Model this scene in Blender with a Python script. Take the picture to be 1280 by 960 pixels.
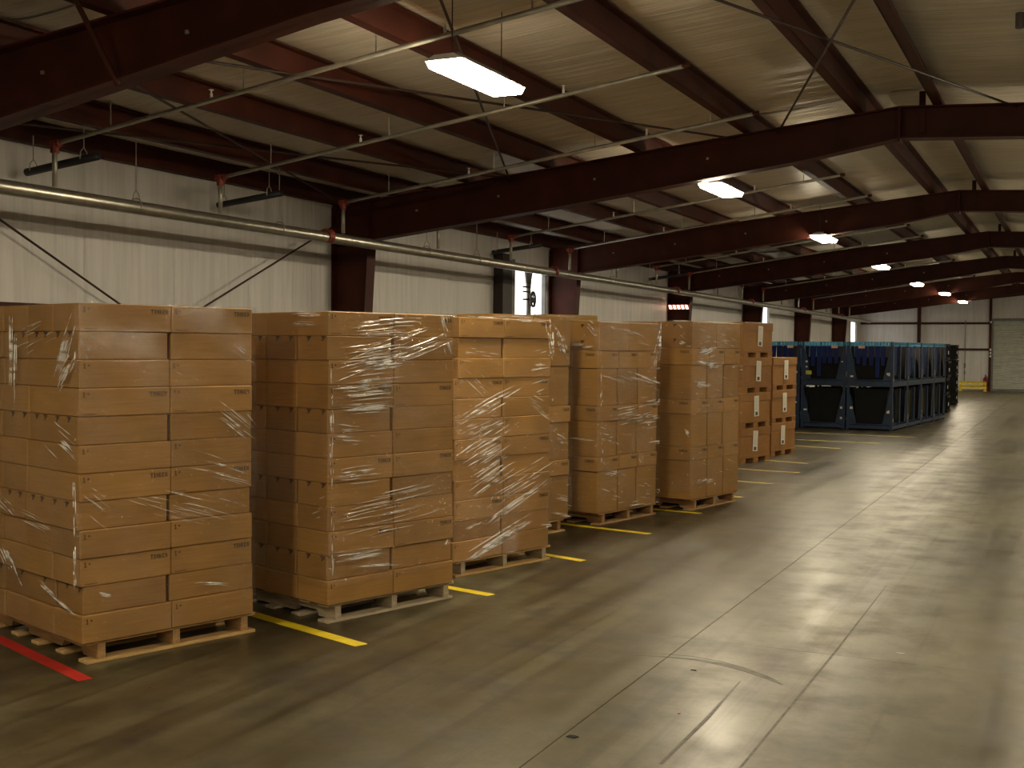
import bpy, bmesh, math, random
from mathutils import Vector, Matrix

# ------------------------------------------------------------------ clean
for o in list(bpy.data.objects):
    bpy.data.objects.remove(o)
SC = bpy.context.scene
COL = SC.collection
rnd = random.Random(7)

# ------------------------------------------------------------------ camera
F_PX = 1476.1
YAW, PITCH, ROLL = math.radians(25.431), math.radians(1.759), math.radians(0.448)
CAM_H = 1.65
cd = bpy.data.cameras.new('camera')
cd.sensor_fit = 'HORIZONTAL'
cd.sensor_width = 36.0
cd.lens = F_PX / 1280.0 * 36.0
cd.clip_start = 0.05
cd.clip_end = 200
cam = bpy.data.objects.new('camera', cd)
COL.objects.link(cam)
cy, sy = math.cos(YAW), math.sin(YAW)
cp, sp = math.cos(PITCH), math.sin(PITCH)
cr, sr = math.cos(ROLL), math.sin(ROLL)
R1 = Matrix(((cy, sy, 0), (0, 0, -1), (-sy, cy, 0)))
R2 = Matrix(((1, 0, 0), (0, cp, -sp), (0, sp, cp)))
R3 = Matrix(((cr, -sr, 0), (sr, cr, 0), (0, 0, 1)))
RC = R3 @ R2 @ R1
cam.matrix_world = Matrix((
    (RC[0][0], -RC[1][0], -RC[2][0], 0),
    (RC[0][1], -RC[1][1], -RC[2][1], 0),
    (RC[0][2], -RC[1][2], -RC[2][2], CAM_H),
    (0, 0, 0, 1)))
SC.camera = cam

# ------------------------------------------------------------------ world, exposure
W = bpy.data.worlds.new('world')
SC.world = W
W.use_nodes = True
bg = W.node_tree.nodes['Background']
bg.inputs['Color'].default_value = (1.0, 0.98, 0.93, 1)
bg.inputs['Strength'].default_value = 1.3
SC.view_settings.view_transform = 'Standard'
SC.view_settings.look = 'None'
SC.view_settings.gamma = 1.0
SC.view_settings.use_curve_mapping = False
SC.view_settings.exposure = 1.15
LAMP_STRENGTH = 62.0
LAMP_COLOR = (1.0, 0.86, 0.60)


# ------------------------------------------------------------------ helpers
def ray(u, v):
    c = Vector(((u - 640) / F_PX, (v - 480) / F_PX, 1.0))
    return RC.transposed() @ c


def ground(u, v, z=0.0):
    d = ray(u, v)
    t = (z - CAM_H) / d.z
    return Vector((d.x * t, d.y * t, z))


def tag(o, label=None, cat=None, group=None, kind=None):
    if label:
        o['label'] = label
    if cat:
        o['category'] = cat
    if group:
        o['group'] = group
    if kind:
        o['kind'] = kind
    return o


def empty(name, loc=(0, 0, 0), rz=0.0, parent=None):
    o = bpy.data.objects.new(name, None)
    o.empty_display_size = 0.1
    COL.objects.link(o)
    o.location = loc
    o.rotation_euler = (0, 0, rz)
    if parent:
        o.parent = parent
    return o


def link(name, me, mat=None, parent=None, loc=(0, 0, 0), rot=(0, 0, 0)):
    o = bpy.data.objects.new(name, me)
    COL.objects.link(o)
    if mat is not None and not me.materials:
        me.materials.append(mat)
    o.location = loc
    o.rotation_euler = rot
    if parent:
        o.parent = parent
    return o


class MB:
    """collects simple solids into one mesh"""

    def __init__(s):
        s.v, s.f, s.uv = [], [], None

    def add(s, vs, fs):
        n = len(s.v)
        s.v += [tuple(p) for p in vs]
        s.f += [tuple(i + n for i in q) for q in fs]
        return s

    def box(s, x0, x1, y0, y1, z0, z1):
        return s.add([(x0, y0, z0), (x1, y0, z0), (x1, y1, z0), (x0, y1, z0),
                      (x0, y0, z1), (x1, y0, z1), (x1, y1, z1), (x0, y1, z1)],
                     [(3, 2, 1, 0), (4, 5, 6, 7), (0, 1, 5, 4), (1, 2, 6, 5), (2, 3, 7, 6), (3, 0, 4, 7)])

    def prism(s, pts, axis, a, b):
        """2-D outline extruded along an axis ('x','y','z') from a to b"""
        def P(p, t):
            if axis == 'y':
                return (p[0], t, p[1])
            if axis == 'x':
                return (t, p[0], p[1])
            return (p[0], p[1], t)
        n = len(pts)
        vs = [P(p, a) for p in pts] + [P(p, b) for p in pts]
        fs = [tuple(range(n))[::-1], tuple(range(n, 2 * n))]
        fs += [(i, (i + 1) % n, n + (i + 1) % n, n + i) for i in range(n)]
        return s.add(vs, fs)

    def tube(s, p, q, r, n=10, r2=None, caps=True):
        p, q = Vector(p), Vector(q)
        d = (q - p).normalized()
        a = d.orthogonal().normalized()
        b = d.cross(a)
        r2 = r if r2 is None else r2
        vs = []
        for c, rr in ((p, r), (q, r2)):
            for i in range(n):
                t = 2 * math.pi * i / n
                vs.append(c + a * (rr * math.cos(t)) + b * (rr * math.sin(t)))
        fs = [(i, (i + 1) % n, n + (i + 1) % n, n + i) for i in range(n)]
        if caps:
            fs += [tuple(range(n))[::-1], tuple(range(n, 2 * n))]
        return s.add(vs, fs)

    def path(s, pts, r, n=8, closed=False):
        pts = [Vector(p) for p in pts]
        m = len(pts)
        vs, fs = [], []
        a = None
        for i in range(m):
            if closed:
                d = pts[(i + 1) % m] - pts[i - 1]
            else:
                d = pts[min(i + 1, m - 1)] - pts[max(i - 1, 0)]
            d.normalize()
            if a is None:
                a = d.orthogonal().normalized()
            a = (a - d * a.dot(d)).normalized()
            b = d.cross(a)
            for k in range(n):
                t = 2 * math.pi * k / n
                vs.append(pts[i] + a * (r * math.cos(t)) + b * (r * math.sin(t)))
        for i in range(m if closed else m - 1):
            j = (i + 1) % m
            for k in range(n):
                fs.append((i * n + k, i * n + (k + 1) % n, j * n + (k + 1) % n, j * n + k))
        if not closed:
            fs += [tuple(range(n))[::-1], tuple(range((m - 1) * n, m * n))]
        return s.add(vs, fs)

    def mesh(s, name='mesh', smooth=False, bevel=0.0, seg=1):
        me = bpy.data.meshes.new(name)
        me.from_pydata(s.v, [], s.f)
        bm = bmesh.new()
        bm.from_mesh(me)
        bmesh.ops.recalc_face_normals(bm, faces=bm.faces)
        if bevel > 0:
            bmesh.ops.bevel(bm, geom=list(bm.edges), offset=bevel, segments=seg, affect='EDGES', profile=0.5)
        bm.to_mesh(me)
        bm.free()
        if smooth:
            for p in me.polygons:
                p.use_smooth = True
        me.update()
        return me

    def build(s, name, mat, parent=None, smooth=False, bevel=0.0, loc=(0, 0, 0), rot=(0, 0, 0)):
        return link(name, s.mesh(name, smooth, bevel), mat, parent, loc, rot)


# ------------------------------------------------------------------ materials
def new_mat(name):
    m = bpy.data.materials.new(name)
    m.use_nodes = True
    nt = m.node_tree
    return m, nt, nt.nodes['Principled BSDF']


def nd(nt, typ, **kw):
    n = nt.nodes.new(typ)
    for k, v in kw.items():
        if k in n.inputs:
            n.inputs[k].default_value = v
        else:
            setattr(n, k, v)
    return n


def ramp(nt, stops, fac):
    r = nt.nodes.new('ShaderNodeValToRGB')
    e = r.color_ramp.elements
    while len(e) < len(stops):
        e.new(0.5)
    for i, (p, c) in enumerate(stops):
        e[i].position = p
        e[i].color = c if len(c) == 4 else (*c, 1)
    nt.links.new(fac, r.inputs['Fac'])
    return r.outputs['Color']


def mixc(nt, fac, a, b, mode='MIX'):
    n = nt.nodes.new('ShaderNodeMix')
    n.data_type = 'RGBA'
    n.blend_type = mode
    for sock, v in (('Factor', fac), ('A', a), ('B', b)):
        idx = {'Factor': 0, 'A': 6, 'B': 7}[sock]
        if hasattr(v, 'is_output') or isinstance(v, bpy.types.NodeSocket):
            nt.links.new(v, n.inputs[idx])
        elif sock == 'Factor':
            n.inputs[0].default_value = v
        else:
            n.inputs[idx].default_value = (*v, 1) if len(v) == 3 else v
    return n.outputs[2]


def coords(nt, scale=(1, 1, 1), rot=(0, 0, 0), kind='Object'):
    tc = nt.nodes.new('ShaderNodeTexCoord')
    mp = nt.nodes.new('ShaderNodeMapping')
    mp.inputs['Scale'].default_value = scale
    mp.inputs['Rotation'].default_value = rot
    nt.links.new(tc.outputs[kind], mp.inputs['Vector'])
    return mp.outputs['Vector']


def noise(nt, vec, scale, detail=3.0, rough=0.5):
    n = nt.nodes.new('ShaderNodeTexNoise')
    n.inputs['Scale'].default_value = scale
    n.inputs['Detail'].default_value = detail
    n.inputs['Roughness'].default_value = rough
    nt.links.new(vec, n.inputs['Vector'])
    return n.outputs['Fac']


def math_node(nt, op, a, b=0.0, c=0.0):
    n = nt.nodes.new('ShaderNodeMath')
    n.operation = op
    nt.links.new(a, n.inputs[0])
    n.inputs[1].default_value = b
    n.inputs[2].default_value = c
    return n.outputs[0]


def bump(nt, b, h, strength, dist=0.01):
    n = nt.nodes.new('ShaderNodeBump')
    n.inputs['Strength'].default_value = strength
    n.inputs['Distance'].default_value = dist
    nt.links.new(h, n.inputs['Height'])
    nt.links.new(n.outputs['Normal'], b.inputs['Normal'])


def simple(name, col, rough=0.6, metal=0.0, var=0.25, nscale=6.0, spec=0.5, bstr=0.0, bscale=40.0):
    m, nt, b = new_mat(name)
    v = coords(nt)
    n = noise(nt, v, nscale, 4)
    lo = tuple(c * (1 - var) for c in col)
    hi = tuple(min(1, c * (1 + var)) for c in col)
    nt.links.new(ramp(nt, [(0.3, lo), (0.7, hi)], n), b.inputs['Base Color'])
    b.inputs['Roughness'].default_value = rough
    b.inputs['Metallic'].default_value = metal
    b.inputs['Specular IOR Level'].default_value = spec
    if bstr:
        bump(nt, b, noise(nt, v, bscale, 3), bstr, 0.004)
    return m


def mat_card(name, col, var=0.12):
    m, nt, b = new_mat(name)
    v = coords(nt)
    oi = nt.nodes.new('ShaderNodeObjectInfo')
    va = nt.nodes.new('ShaderNodeVectorMath')
    va.operation = 'ADD'
    nt.links.new(v, va.inputs[0])
    sc = nt.nodes.new('ShaderNodeVectorMath')
    sc.operation = 'SCALE'
    cmb = nt.nodes.new('ShaderNodeCombineXYZ')
    for k in range(3):
        nt.links.new(oi.outputs['Random'], cmb.inputs[k])
    nt.links.new(cmb.outputs[0], sc.inputs[0])
    sc.inputs['Scale'].default_value = 37.0
    nt.links.new(sc.outputs[0], va.inputs[1])
    st = nt.nodes.new('ShaderNodeMapping')
    st.inputs['Scale'].default_value = (1.2, 1.2, 22)
    nt.links.new(va.outputs[0], st.inputs['Vector'])
    n1 = noise(nt, st.outputs['Vector'], 4, 4)
    n2 = noise(nt, va.outputs[0], 3.5, 3)
    lo = tuple(c * (1 - var) for c in col)
    hi = tuple(c * (1 + var) for c in col)
    c1 = ramp(nt, [(0.25, lo), (0.75, hi)], n1)
    c2 = ramp(nt, [(0.3, (0.86, 0.86, 0.86)), (0.7, (1.08, 1.08, 1.08))], n2)
    c3 = ramp(nt, [(0.0, (0.88, 0.87, 0.86)), (1.0, (1.1, 1.1, 1.09))], oi.outputs['Random'])
    c = mixc(nt, 1.0, mixc(nt, 1.0, c1, c2, 'MULTIPLY'), c3, 'MULTIPLY')
    nt.links.new(c, b.inputs['Base Color'])
    b.inputs['Roughness'].default_value = 0.62
    b.inputs['Specular IOR Level'].default_value = 0.35
    bump(nt, b, n1, 0.12, 0.004)
    return m


def mat_wood(name, col, grain_axis='x'):
    m, nt, b = new_mat(name)
    s = {'x': (1.5, 22, 22), 'y': (22, 1.5, 22)}[grain_axis]
    v = coords(nt, s)
    n = noise(nt, v, 2.5, 5, 0.65)
    lo = tuple(c * 0.62 for c in col)
    hi = tuple(min(1, c * 1.2) for c in col)
    nt.links.new(ramp(nt, [(0.3, lo), (0.65, hi)], n), b.inputs['Base Color'])
    b.inputs['Roughness'].default_value = 0.75
    bump(nt, b, n, 0.3, 0.003)
    return m


M = {}
M['steel'] = simple('red_oxide_steel', (0.056, 0.0125, 0.0062), 0.58, 0, 0.28, 3.0, 0.22, 0.1, 30)
M['steel_dark'] = simple('dark_steel', (0.022, 0.012, 0.009), 0.55, 0, 0.25)
M['rod'] = simple('rod_steel', (0.03, 0.012, 0.008), 0.5)
M['galv'] = simple('galvanised_pipe', (0.42, 0.40, 0.34), 0.32, 0.85, 0.15, 10)
M['galv_branch'] = simple('galvanised_branch', (0.40, 0.38, 0.32), 0.42, 0.6, 0.2, 10)
M['redpaint'] = simple('red_coupling', (0.20, 0.025, 0.012), 0.5)
M['black_tube'] = simple('black_rubber', (0.012, 0.013, 0.017), 0.5)
M['card'] = mat_card('cardboard', (0.318, 0.168, 0.047))
M['card_b'] = mat_card('cardboard_plain', (0.290, 0.153, 0.042))
M['card_far'] = mat_card('cardboard_bulk', (0.280, 0.130, 0.033))
M['card_light'] = mat_card('cardboard_pale', (0.36, 0.23, 0.085))
M['ink'] = simple('black_ink', (0.018, 0.012, 0.008), 0.7)
M['ink_soft'] = simple('faded_ink', (0.06, 0.03, 0.012), 0.7)
M['grey_print'] = simple('grey_print', (0.36, 0.34, 0.30), 0.7)
M['paper'] = simple('white_paper', (0.62, 0.58, 0.50), 0.7, 0, 0.05)
M['pine'] = mat_wood('fresh_pine', (0.52, 0.33, 0.13))
M['pine_grey'] = mat_wood('weathered_pine', (0.44, 0.36, 0.24))
M['pine_brown'] = mat_wood('brown_pine', (0.34, 0.19, 0.075))
M['pine_y'] = mat_wood('fresh_pine_stringer', (0.40, 0.23, 0.09), 'y')
M['pine_grey_y'] = mat_wood('weathered_pine_stringer', (0.40, 0.32, 0.21), 'y')
M['pine_brown_y'] = mat_wood('brown_pine_stringer', (0.30, 0.165, 0.065), 'y')
M['yellow'] = simple('yellow_tape', (0.62, 0.47, 0.012), 0.5, 0, 0.18, 9)
M['yellow_far'] = simple('worn_yellow_tape', (0.50, 0.38, 0.06), 0.6, 0, 0.35, 6)
M['red'] = simple('red_tape', (0.42, 0.02, 0.012), 0.5, 0, 0.15, 9)
M['safety'] = simple('safety_yellow_paint', (0.70, 0.52, 0.02), 0.45)
M['ext_red'] = simple('extinguisher_red', (0.28, 0.012, 0.01), 0.35)
M['rack_blue'] = None
M['bin'] = simple('black_plastic', (0.006, 0.0065, 0.007), 0.75, spec=0.2)
M['sky_blue'] = simple('pale_blue_steel', (0.06, 0.25, 0.40), 0.5, 0, 0.35, 12)
M['royal'] = simple('royal_blue_panel', (0.008, 0.019, 0.105), 0.6, spec=0.2)
M['olive'] = simple('olive_part', (0.10, 0.085, 0.02), 0.6)
M['tag_yellow'] = simple('yellow_tag', (0.50, 0.48, 0.06), 0.6)
M['tag_pink'] = simple('pink_paper', (0.62, 0.38, 0.28), 0.7)
M['grey_metal'] = simple('grey_door_frame', (0.14, 0.14, 0.13), 0.5)
M['white_metal'] = simple('white_enamel', (0.75, 0.74, 0.70), 0.4)
M['roller'] = simple('roller_shutter', (0.50, 0.51, 0.45), 0.5, 0.0, 0.08)


def mat_rack():
    m, nt, b = new_mat('blue_rack_paint')
    v = coords(nt)
    n = noise(nt, v, 5, 4)
    chips = noise(nt, v, 11, 5, 0.7)
    base = ramp(nt, [(0.3, (0.006, 0.015, 0.042)), (0.7, (0.012, 0.034, 0.085))], n)
    k = ramp(nt, [(0.69, (0, 0, 0)), (0.71, (1, 1, 1))], chips)
    nt.links.new(mixc(nt, k, base, (0.42, 0.38, 0.30)), b.inputs['Base Color'])
    b.inputs['Roughness'].default_value = 0.5
    return m


M['rack_blue'] = mat_rack()


def mat_liner(name, col, axis, rough=0.38, strength=0.5):
    """white vinyl insulation facing with creases running along one axis"""
    m, nt, b = new_mat(name)
    s = {'x': (0.7, 20, 2), 'z': (9, 9, 0.45)}[axis]
    v = coords(nt, s)
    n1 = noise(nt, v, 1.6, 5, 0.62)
    v2 = coords(nt, (0.6, 0.6, 0.6))
    n2 = noise(nt, v2, 1.5, 3)
    lo = tuple(c * (0.80 if axis == 'x' else 0.90) for c in col)  # crease shade painted in as a darker tone along the creases
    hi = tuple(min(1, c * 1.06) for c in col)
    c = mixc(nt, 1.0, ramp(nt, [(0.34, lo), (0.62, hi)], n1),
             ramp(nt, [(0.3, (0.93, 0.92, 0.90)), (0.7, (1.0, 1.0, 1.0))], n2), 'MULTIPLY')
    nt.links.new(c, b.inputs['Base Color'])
    b.inputs['Roughness'].default_value = rough
    b.inputs['Specular IOR Level'].default_value = 0.45
    bump(nt, b, n1, strength, 0.03)
    return m


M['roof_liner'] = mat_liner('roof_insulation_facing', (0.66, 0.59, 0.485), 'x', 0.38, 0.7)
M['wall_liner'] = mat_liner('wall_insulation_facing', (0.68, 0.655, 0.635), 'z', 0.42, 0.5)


def mat_floor():
    m, nt, b = new_mat('polished_concrete')
    v = coords(nt)
    big = noise(nt, v, 0.55, 5, 0.6)
    mid = noise(nt, v, 2.6, 5, 0.6)
    st = noise(nt, coords(nt, (3.2, 0.20, 1)), 1.3, 5, 0.62)
    st2 = noise(nt, coords(nt, (9.0, 0.14, 1), (0, 0, 0.06)), 1.0, 4, 0.6)
    fine = noise(nt, v, 38, 4, 0.6)
    c = ramp(nt, [(0.28, (0.070, 0.060, 0.034)), (0.72, (0.118, 0.107, 0.064))], big)
    c = mixc(nt, 1.0, c, ramp(nt, [(0.3, (0.72, 0.69, 0.64)), (0.62, (1.08, 1.08, 1.07))], st), 'MULTIPLY')
    c = mixc(nt, 1.0, c, ramp(nt, [(0.36, (0.66, 0.61, 0.54)), (0.46, (1.0, 1.0, 1.0))], st2), 'MULTIPLY')
    c = mixc(nt, 1.0, c, ramp(nt, [(0.32, (0.56, 0.51, 0.44)), (0.54, (1.08, 1.08, 1.07))], mid), 'MULTIPLY')
    c = mixc(nt, 1.0, c, ramp(nt, [(0.3, (0.84, 0.84, 0.83)), (0.7, (1.10, 1.10, 1.09))], fine), 'MULTIPLY')
    # brown traffic staining plus painted stack shade along the front of the pallet bays
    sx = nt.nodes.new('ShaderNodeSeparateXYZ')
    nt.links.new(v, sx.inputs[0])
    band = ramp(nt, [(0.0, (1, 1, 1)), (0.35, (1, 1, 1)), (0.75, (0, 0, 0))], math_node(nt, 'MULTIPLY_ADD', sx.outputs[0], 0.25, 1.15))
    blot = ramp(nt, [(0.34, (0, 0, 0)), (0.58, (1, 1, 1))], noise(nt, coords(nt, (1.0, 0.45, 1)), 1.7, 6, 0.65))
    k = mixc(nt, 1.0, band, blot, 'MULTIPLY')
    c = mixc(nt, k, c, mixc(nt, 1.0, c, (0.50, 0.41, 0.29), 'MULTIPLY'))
    # round damp spots
    vo = nt.nodes.new('ShaderNodeTexVoronoi')
    vo.inputs['Scale'].default_value = 1.3
    nt.links.new(coords(nt, (1, 0.8, 1)), vo.inputs['Vector'])
    sp_ = ramp(nt, [(0.055, (0.62, 0.58, 0.52)), (0.10, (1, 1, 1))], vo.outputs['Distance'])
    few = ramp(nt, [(0.52, (0, 0, 0)), (0.60, (1, 1, 1))], noise(nt, v, 0.45, 2))
    c = mixc(nt, few, c, mixc(nt, 1.0, c, sp_, 'MULTIPLY'))
    nt.links.new(c, b.inputs['Base Color'])
    r = ramp(nt, [(0.3, (0.44, 0.44, 0.44)), (0.65, (0.31, 0.31, 0.31))], mid)
    r2 = ramp(nt, [(0.3, (0.85, 0.85, 0.85)), (0.7, (1.15, 1.15, 1.15))], st)
    nt.links.new(mixc(nt, 1.0, r, r2, 'MULTIPLY'), b.inputs['Roughness'])
    b.inputs['Specular IOR Level'].default_value = 0.6
    bump(nt, b, mid, 0.05, 0.01)
    return m


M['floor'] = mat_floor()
M['joint'] = simple('joint_filler', (0.045, 0.040, 0.030), 0.8)
M['rubber_mark'] = simple('tyre_rubber', (0.060, 0.053, 0.038), 0.5, 0, 0.45, 18)


def mat_lamp():
    m, nt, b = new_mat('lamp_lens')
    e = nt.nodes.new('ShaderNodeEmission')
    e.inputs['Color'].default_value = (*LAMP_COLOR, 1)
    e.inputs['Strength'].default_value = LAMP_STRENGTH
    nt.links.new(e.outputs[0], nt.nodes['Material Output'].inputs['Surface'])
    return m


M['lamp'] = mat_lamp()


def mat_glow():
    m, nt, b = new_mat('glowing_slot')
    e = nt.nodes.new('ShaderNodeEmission')
    e.inputs['Color'].default_value = (1.0, 0.55, 0.35, 1)
    e.inputs['Strength'].default_value = 2.5
    nt.links.new(e.outputs[0], nt.nodes['Material Output'].inputs['Surface'])
    return m


M['glow'] = mat_glow()


def mat_film(name, ang, base, rough, bstr, stretch=(1.0, 14.0)):
    """clear stretch film: mostly see-through, glossy where creased"""
    m, nt, b = new_mat(name)
    nt.nodes.remove(b)
    out = nt.nodes['Material Output']
    uv = nt.nodes.new('ShaderNodeUVMap')
    uv.uv_map = 'UVMap'
    r = nt.nodes.new('ShaderNodeMapping')
    r.inputs['Rotation'].default_value = (0, 0, -ang)
    nt.links.new(uv.outputs[0], r.inputs['Vector'])
    s = nt.nodes.new('ShaderNodeMapping')
    s.inputs['Scale'].default_value = (stretch[0], stretch[1], 1)
    nt.links.new(r.outputs[0], s.inputs['Vector'])
    n1 = noise(nt, s.outputs[0], 3.2, 6, 0.66)
    n2 = noise(nt, r.outputs[0], 2.4, 3)
    bp = nt.nodes.new('ShaderNodeBump')
    bp.inputs['Strength'].default_value = bstr
    bp.inputs['Distance'].default_value = 0.02
    nt.links.new(n1, bp.inputs['Height'])
    tr = nt.nodes.new('ShaderNodeBsdfTransparent')
    tr.inputs['Color'].default_value = (0.97, 0.97, 0.965, 1)
    gl = nt.nodes.new('ShaderNodeBsdfGlossy')
    gl.inputs['Color'].default_value = (0.95, 0.95, 0.95, 1)
    gl.inputs['Roughness'].default_value = rough
    nt.links.new(bp.outputs[0], gl.inputs['Normal'])
    k = ramp(nt, [(0.40, (base * 0.35,) * 3), (0.62, (base * 1.8,) * 3)], n2)
    mx = nt.nodes.new('ShaderNodeMixShader')
    nt.links.new(k, mx.inputs[0])
    nt.links.new(tr.outputs[0], mx.inputs[1])
    nt.links.new(gl.outputs[0], mx.inputs[2])
    nt.links.new(mx.outputs[0], out.inputs['Surface'])
    return m


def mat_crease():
    """bunched film: milky folds, whitened further to paint in glints, with a gloss"""
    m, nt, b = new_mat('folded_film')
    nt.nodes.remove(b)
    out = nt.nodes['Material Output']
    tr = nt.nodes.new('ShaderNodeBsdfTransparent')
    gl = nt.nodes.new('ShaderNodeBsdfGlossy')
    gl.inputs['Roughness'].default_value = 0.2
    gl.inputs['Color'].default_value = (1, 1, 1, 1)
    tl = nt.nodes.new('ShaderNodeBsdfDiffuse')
    tl.inputs['Color'].default_value = (0.96, 0.95, 0.93, 1)  # near-white colour paints the glints onto the folds
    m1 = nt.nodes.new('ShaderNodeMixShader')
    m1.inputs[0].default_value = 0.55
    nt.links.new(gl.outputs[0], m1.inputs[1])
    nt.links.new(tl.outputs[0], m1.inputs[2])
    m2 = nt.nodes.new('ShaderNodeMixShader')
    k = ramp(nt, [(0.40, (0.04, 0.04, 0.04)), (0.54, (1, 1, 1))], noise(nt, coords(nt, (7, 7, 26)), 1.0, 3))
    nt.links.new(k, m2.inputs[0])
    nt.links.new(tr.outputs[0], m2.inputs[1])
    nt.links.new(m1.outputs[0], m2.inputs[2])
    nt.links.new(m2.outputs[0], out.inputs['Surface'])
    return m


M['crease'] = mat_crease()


def mat_glass():
    m, nt, b = new_mat('window_glass')
    nt.nodes.remove(b)
    out = nt.nodes['Material Output']
    tr = nt.nodes.new('ShaderNodeBsdfTransparent')
    gl = nt.nodes.new('ShaderNodeBsdfGlossy')
    gl.inputs['Roughness'].default_value = 0.05
    mx = nt.nodes.new('ShaderNodeMixShader')
    mx.inputs[0].default_value = 0.06
    nt.links.new(tr.outputs[0], mx.inputs[1])
    nt.links.new(gl.outputs[0], mx.inputs[2])
    nt.links.new(mx.outputs[0], out.inputs['Surface'])
    return m


M['glass'] = mat_glass()

# ------------------------------------------------------------------ building numbers
XL, XR = -8.40, 5.10            # side walls
YF, YB = -10.0, 52.9            # front wall behind the camera, end wall
RIDGE_X, RIDGE_Z = -1.62, 4.09  # rafter top at the ridge
FRAME_Y = [-7.80, -1.055, 5.69, 12.435, 19.18, 25.925, 32.67, 39.415, 46.16]


def raf_top(x):
    return RIDGE_Z + (0.103 * (x - RIDGE_X) if x < RIDGE_X else -0.050 * (x - RIDGE_X))


BOT = [(-8.4, 2.88), (-7.85, 2.95), (-5.3, 3.25), (-2.6, 3.60), (-1.72, 3.775), (-0.5, 3.71), (2.5, 3.35), (4.55, 3.02), (5.1, 2.95)]


def raf_bot(x):
    for (x0, z0), (x1, z1) in zip(BOT, BOT[1:]):
        if x0 <= x <= x1:
            return z0 + (z1 - z0) * (x - x0) / (x1 - x0)
    return 3.0


PUR_H = 0.21
PURLINS = [-8.27, -7.48, -6.45, -5.40, -4.32, -3.12, -1.97, -1.30, -0.20, 0.90, 2.00, 3.10, 4.20, 4.98]

# ------------------------------------------------------------------ floor: slabs with sawn joints
floor = MB().box(XL - 0.1, XR + 0.1, YF - 0.1, YB + 0.1, -0.30, -0.012).build('floor', M['joint'])
tag(floor, 'grey polished concrete warehouse floor', None, None, 'structure')
xj = [XL - 0.1, -5.9, -1.935, 2.0, XR + 0.1]
yj = [YF - 0.1, -5.6, -1.6, 2.45, 6.49, 10.54, 14.6, 18.65, 22.7, 26.75, 30.8, 34.85, 38.9, 42.95, 47.0, 51.0, YB + 0.1]
G2 = 0.0024
for i in range(len(xj) - 1):
    for j in range(len(yj) - 1):
        gx = G2 if i == 1 or i == 2 else 0.0015
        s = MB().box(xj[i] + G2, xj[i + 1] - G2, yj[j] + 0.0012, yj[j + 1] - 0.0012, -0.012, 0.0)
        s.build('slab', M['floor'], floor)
# tyre marks pressed onto the slab


def ribbon(pts, w, z0, z1):
    """flat strip following a list of ground points, with a little thickness"""
    mb = MB()
    L, Rr = [], []
    for i, p in enumerate(pts):
        a = Vector(pts[max(i - 1, 0)])
        b2 = Vector(pts[min(i + 1, len(pts) - 1)])
        d = (b2 - a).normalized()
        n = Vector((-d.y, d.x))
        ww = w[i] if isinstance(w, (list, tuple)) else w
        L.append(Vector(p) + n * ww / 2)
        Rr.append(Vector(p) - n * ww / 2)
    vs, fs = [], []
    for l, r in zip(L, Rr):
        vs += [(l.x, l.y, z0), (r.x, r.y, z0), (r.x, r.y, z1), (l.x, l.y, z1)]
    for i in range(len(pts) - 1):
        a, b3 = 4 * i, 4 * (i + 1)
        for k in range(4):
            fs.append((a + k, a + (k + 1) % 4, b3 + (k + 1) % 4, b3 + k))
    fs += [(0, 1, 2, 3), tuple(4 * (len(pts) - 1) + k for k in (3, 2, 1, 0))]
    return mb.add(vs, fs)


arc_px = [(790, 819), (830, 821), (870, 824.5), (905, 831), (935, 839), (960, 848), (978, 856)]
for off, wmax, lab in ((0.0, 0.045, 'broad dark curved tyre mark swept across the sawn floor joint'),
                       (-0.055, 0.012, 'thin outer line beside the broad curved tyre mark')):
    pts = []
    for p in arc_px:
        g = ground(*p)
        pts.append((g.x + off * 0.6, g.y - off))
    ws = [wmax * k for k in (0.15, 0.4, 0.7, 1.0, 1.0, 0.7, 0.2)]
    o = ribbon(pts, ws, 0.0, 0.0006).build('tyre_mark', M['rubber_mark'])
    tag(o, lab, 'tyre mark')
for (a, b2, w, lab) in (((925, 960), (1108, 732), 0.011, 'long straight tyre mark right of the sawn joint'),
                        ((826, 955), (925, 852), 0.016, 'short straight tyre mark ending at the curved mark')):
    g1, g2 = ground(*a), ground(*b2)
    o = ribbon([(g1.x, g1.y), ((g1.x + g2.x) / 2 + 0.01, (g1.y + g2.y) / 2), (g2.x, g2.y)], [w, w * 1.3, w * 0.4], 0.0, 0.0006).build('tyre_mark', M['rubber_mark'])
    tag(o, lab, 'tyre mark')

# ------------------------------------------------------------------ walls
EAVE = raf_top(XL) + PUR_H


def wall_x(name, x0, x1, holes):
    """side wall along y with rectangular holes (y0,y1,z0,z1)"""
    mb = MB()
    ys = YF
    for (a, b2, z0, z1) in holes:
        mb.box(x0, x1, ys, a, 0, EAVE)
        mb.box(x0, x1, a, b2, 0, z0)
        mb.box(x0, x1, a, b2, z1, EAVE)
        ys = b2
    mb.box(x0, x1, ys, YB, 0, EAVE)
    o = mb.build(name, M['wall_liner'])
    tag(o, None, None, None, 'structure')
    return o


HOLES = [(17.62, 18.97, 1.2, 2.99), (34.75, 35.80, 1.2, 2.95), (50.30, 51.75, 1.2, 2.86)]
wl = wall_x('wall_left', XL - 0.05, XL, HOLES)
wl['label'] = 'white vinyl-faced insulated side wall behind the pallets'
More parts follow.
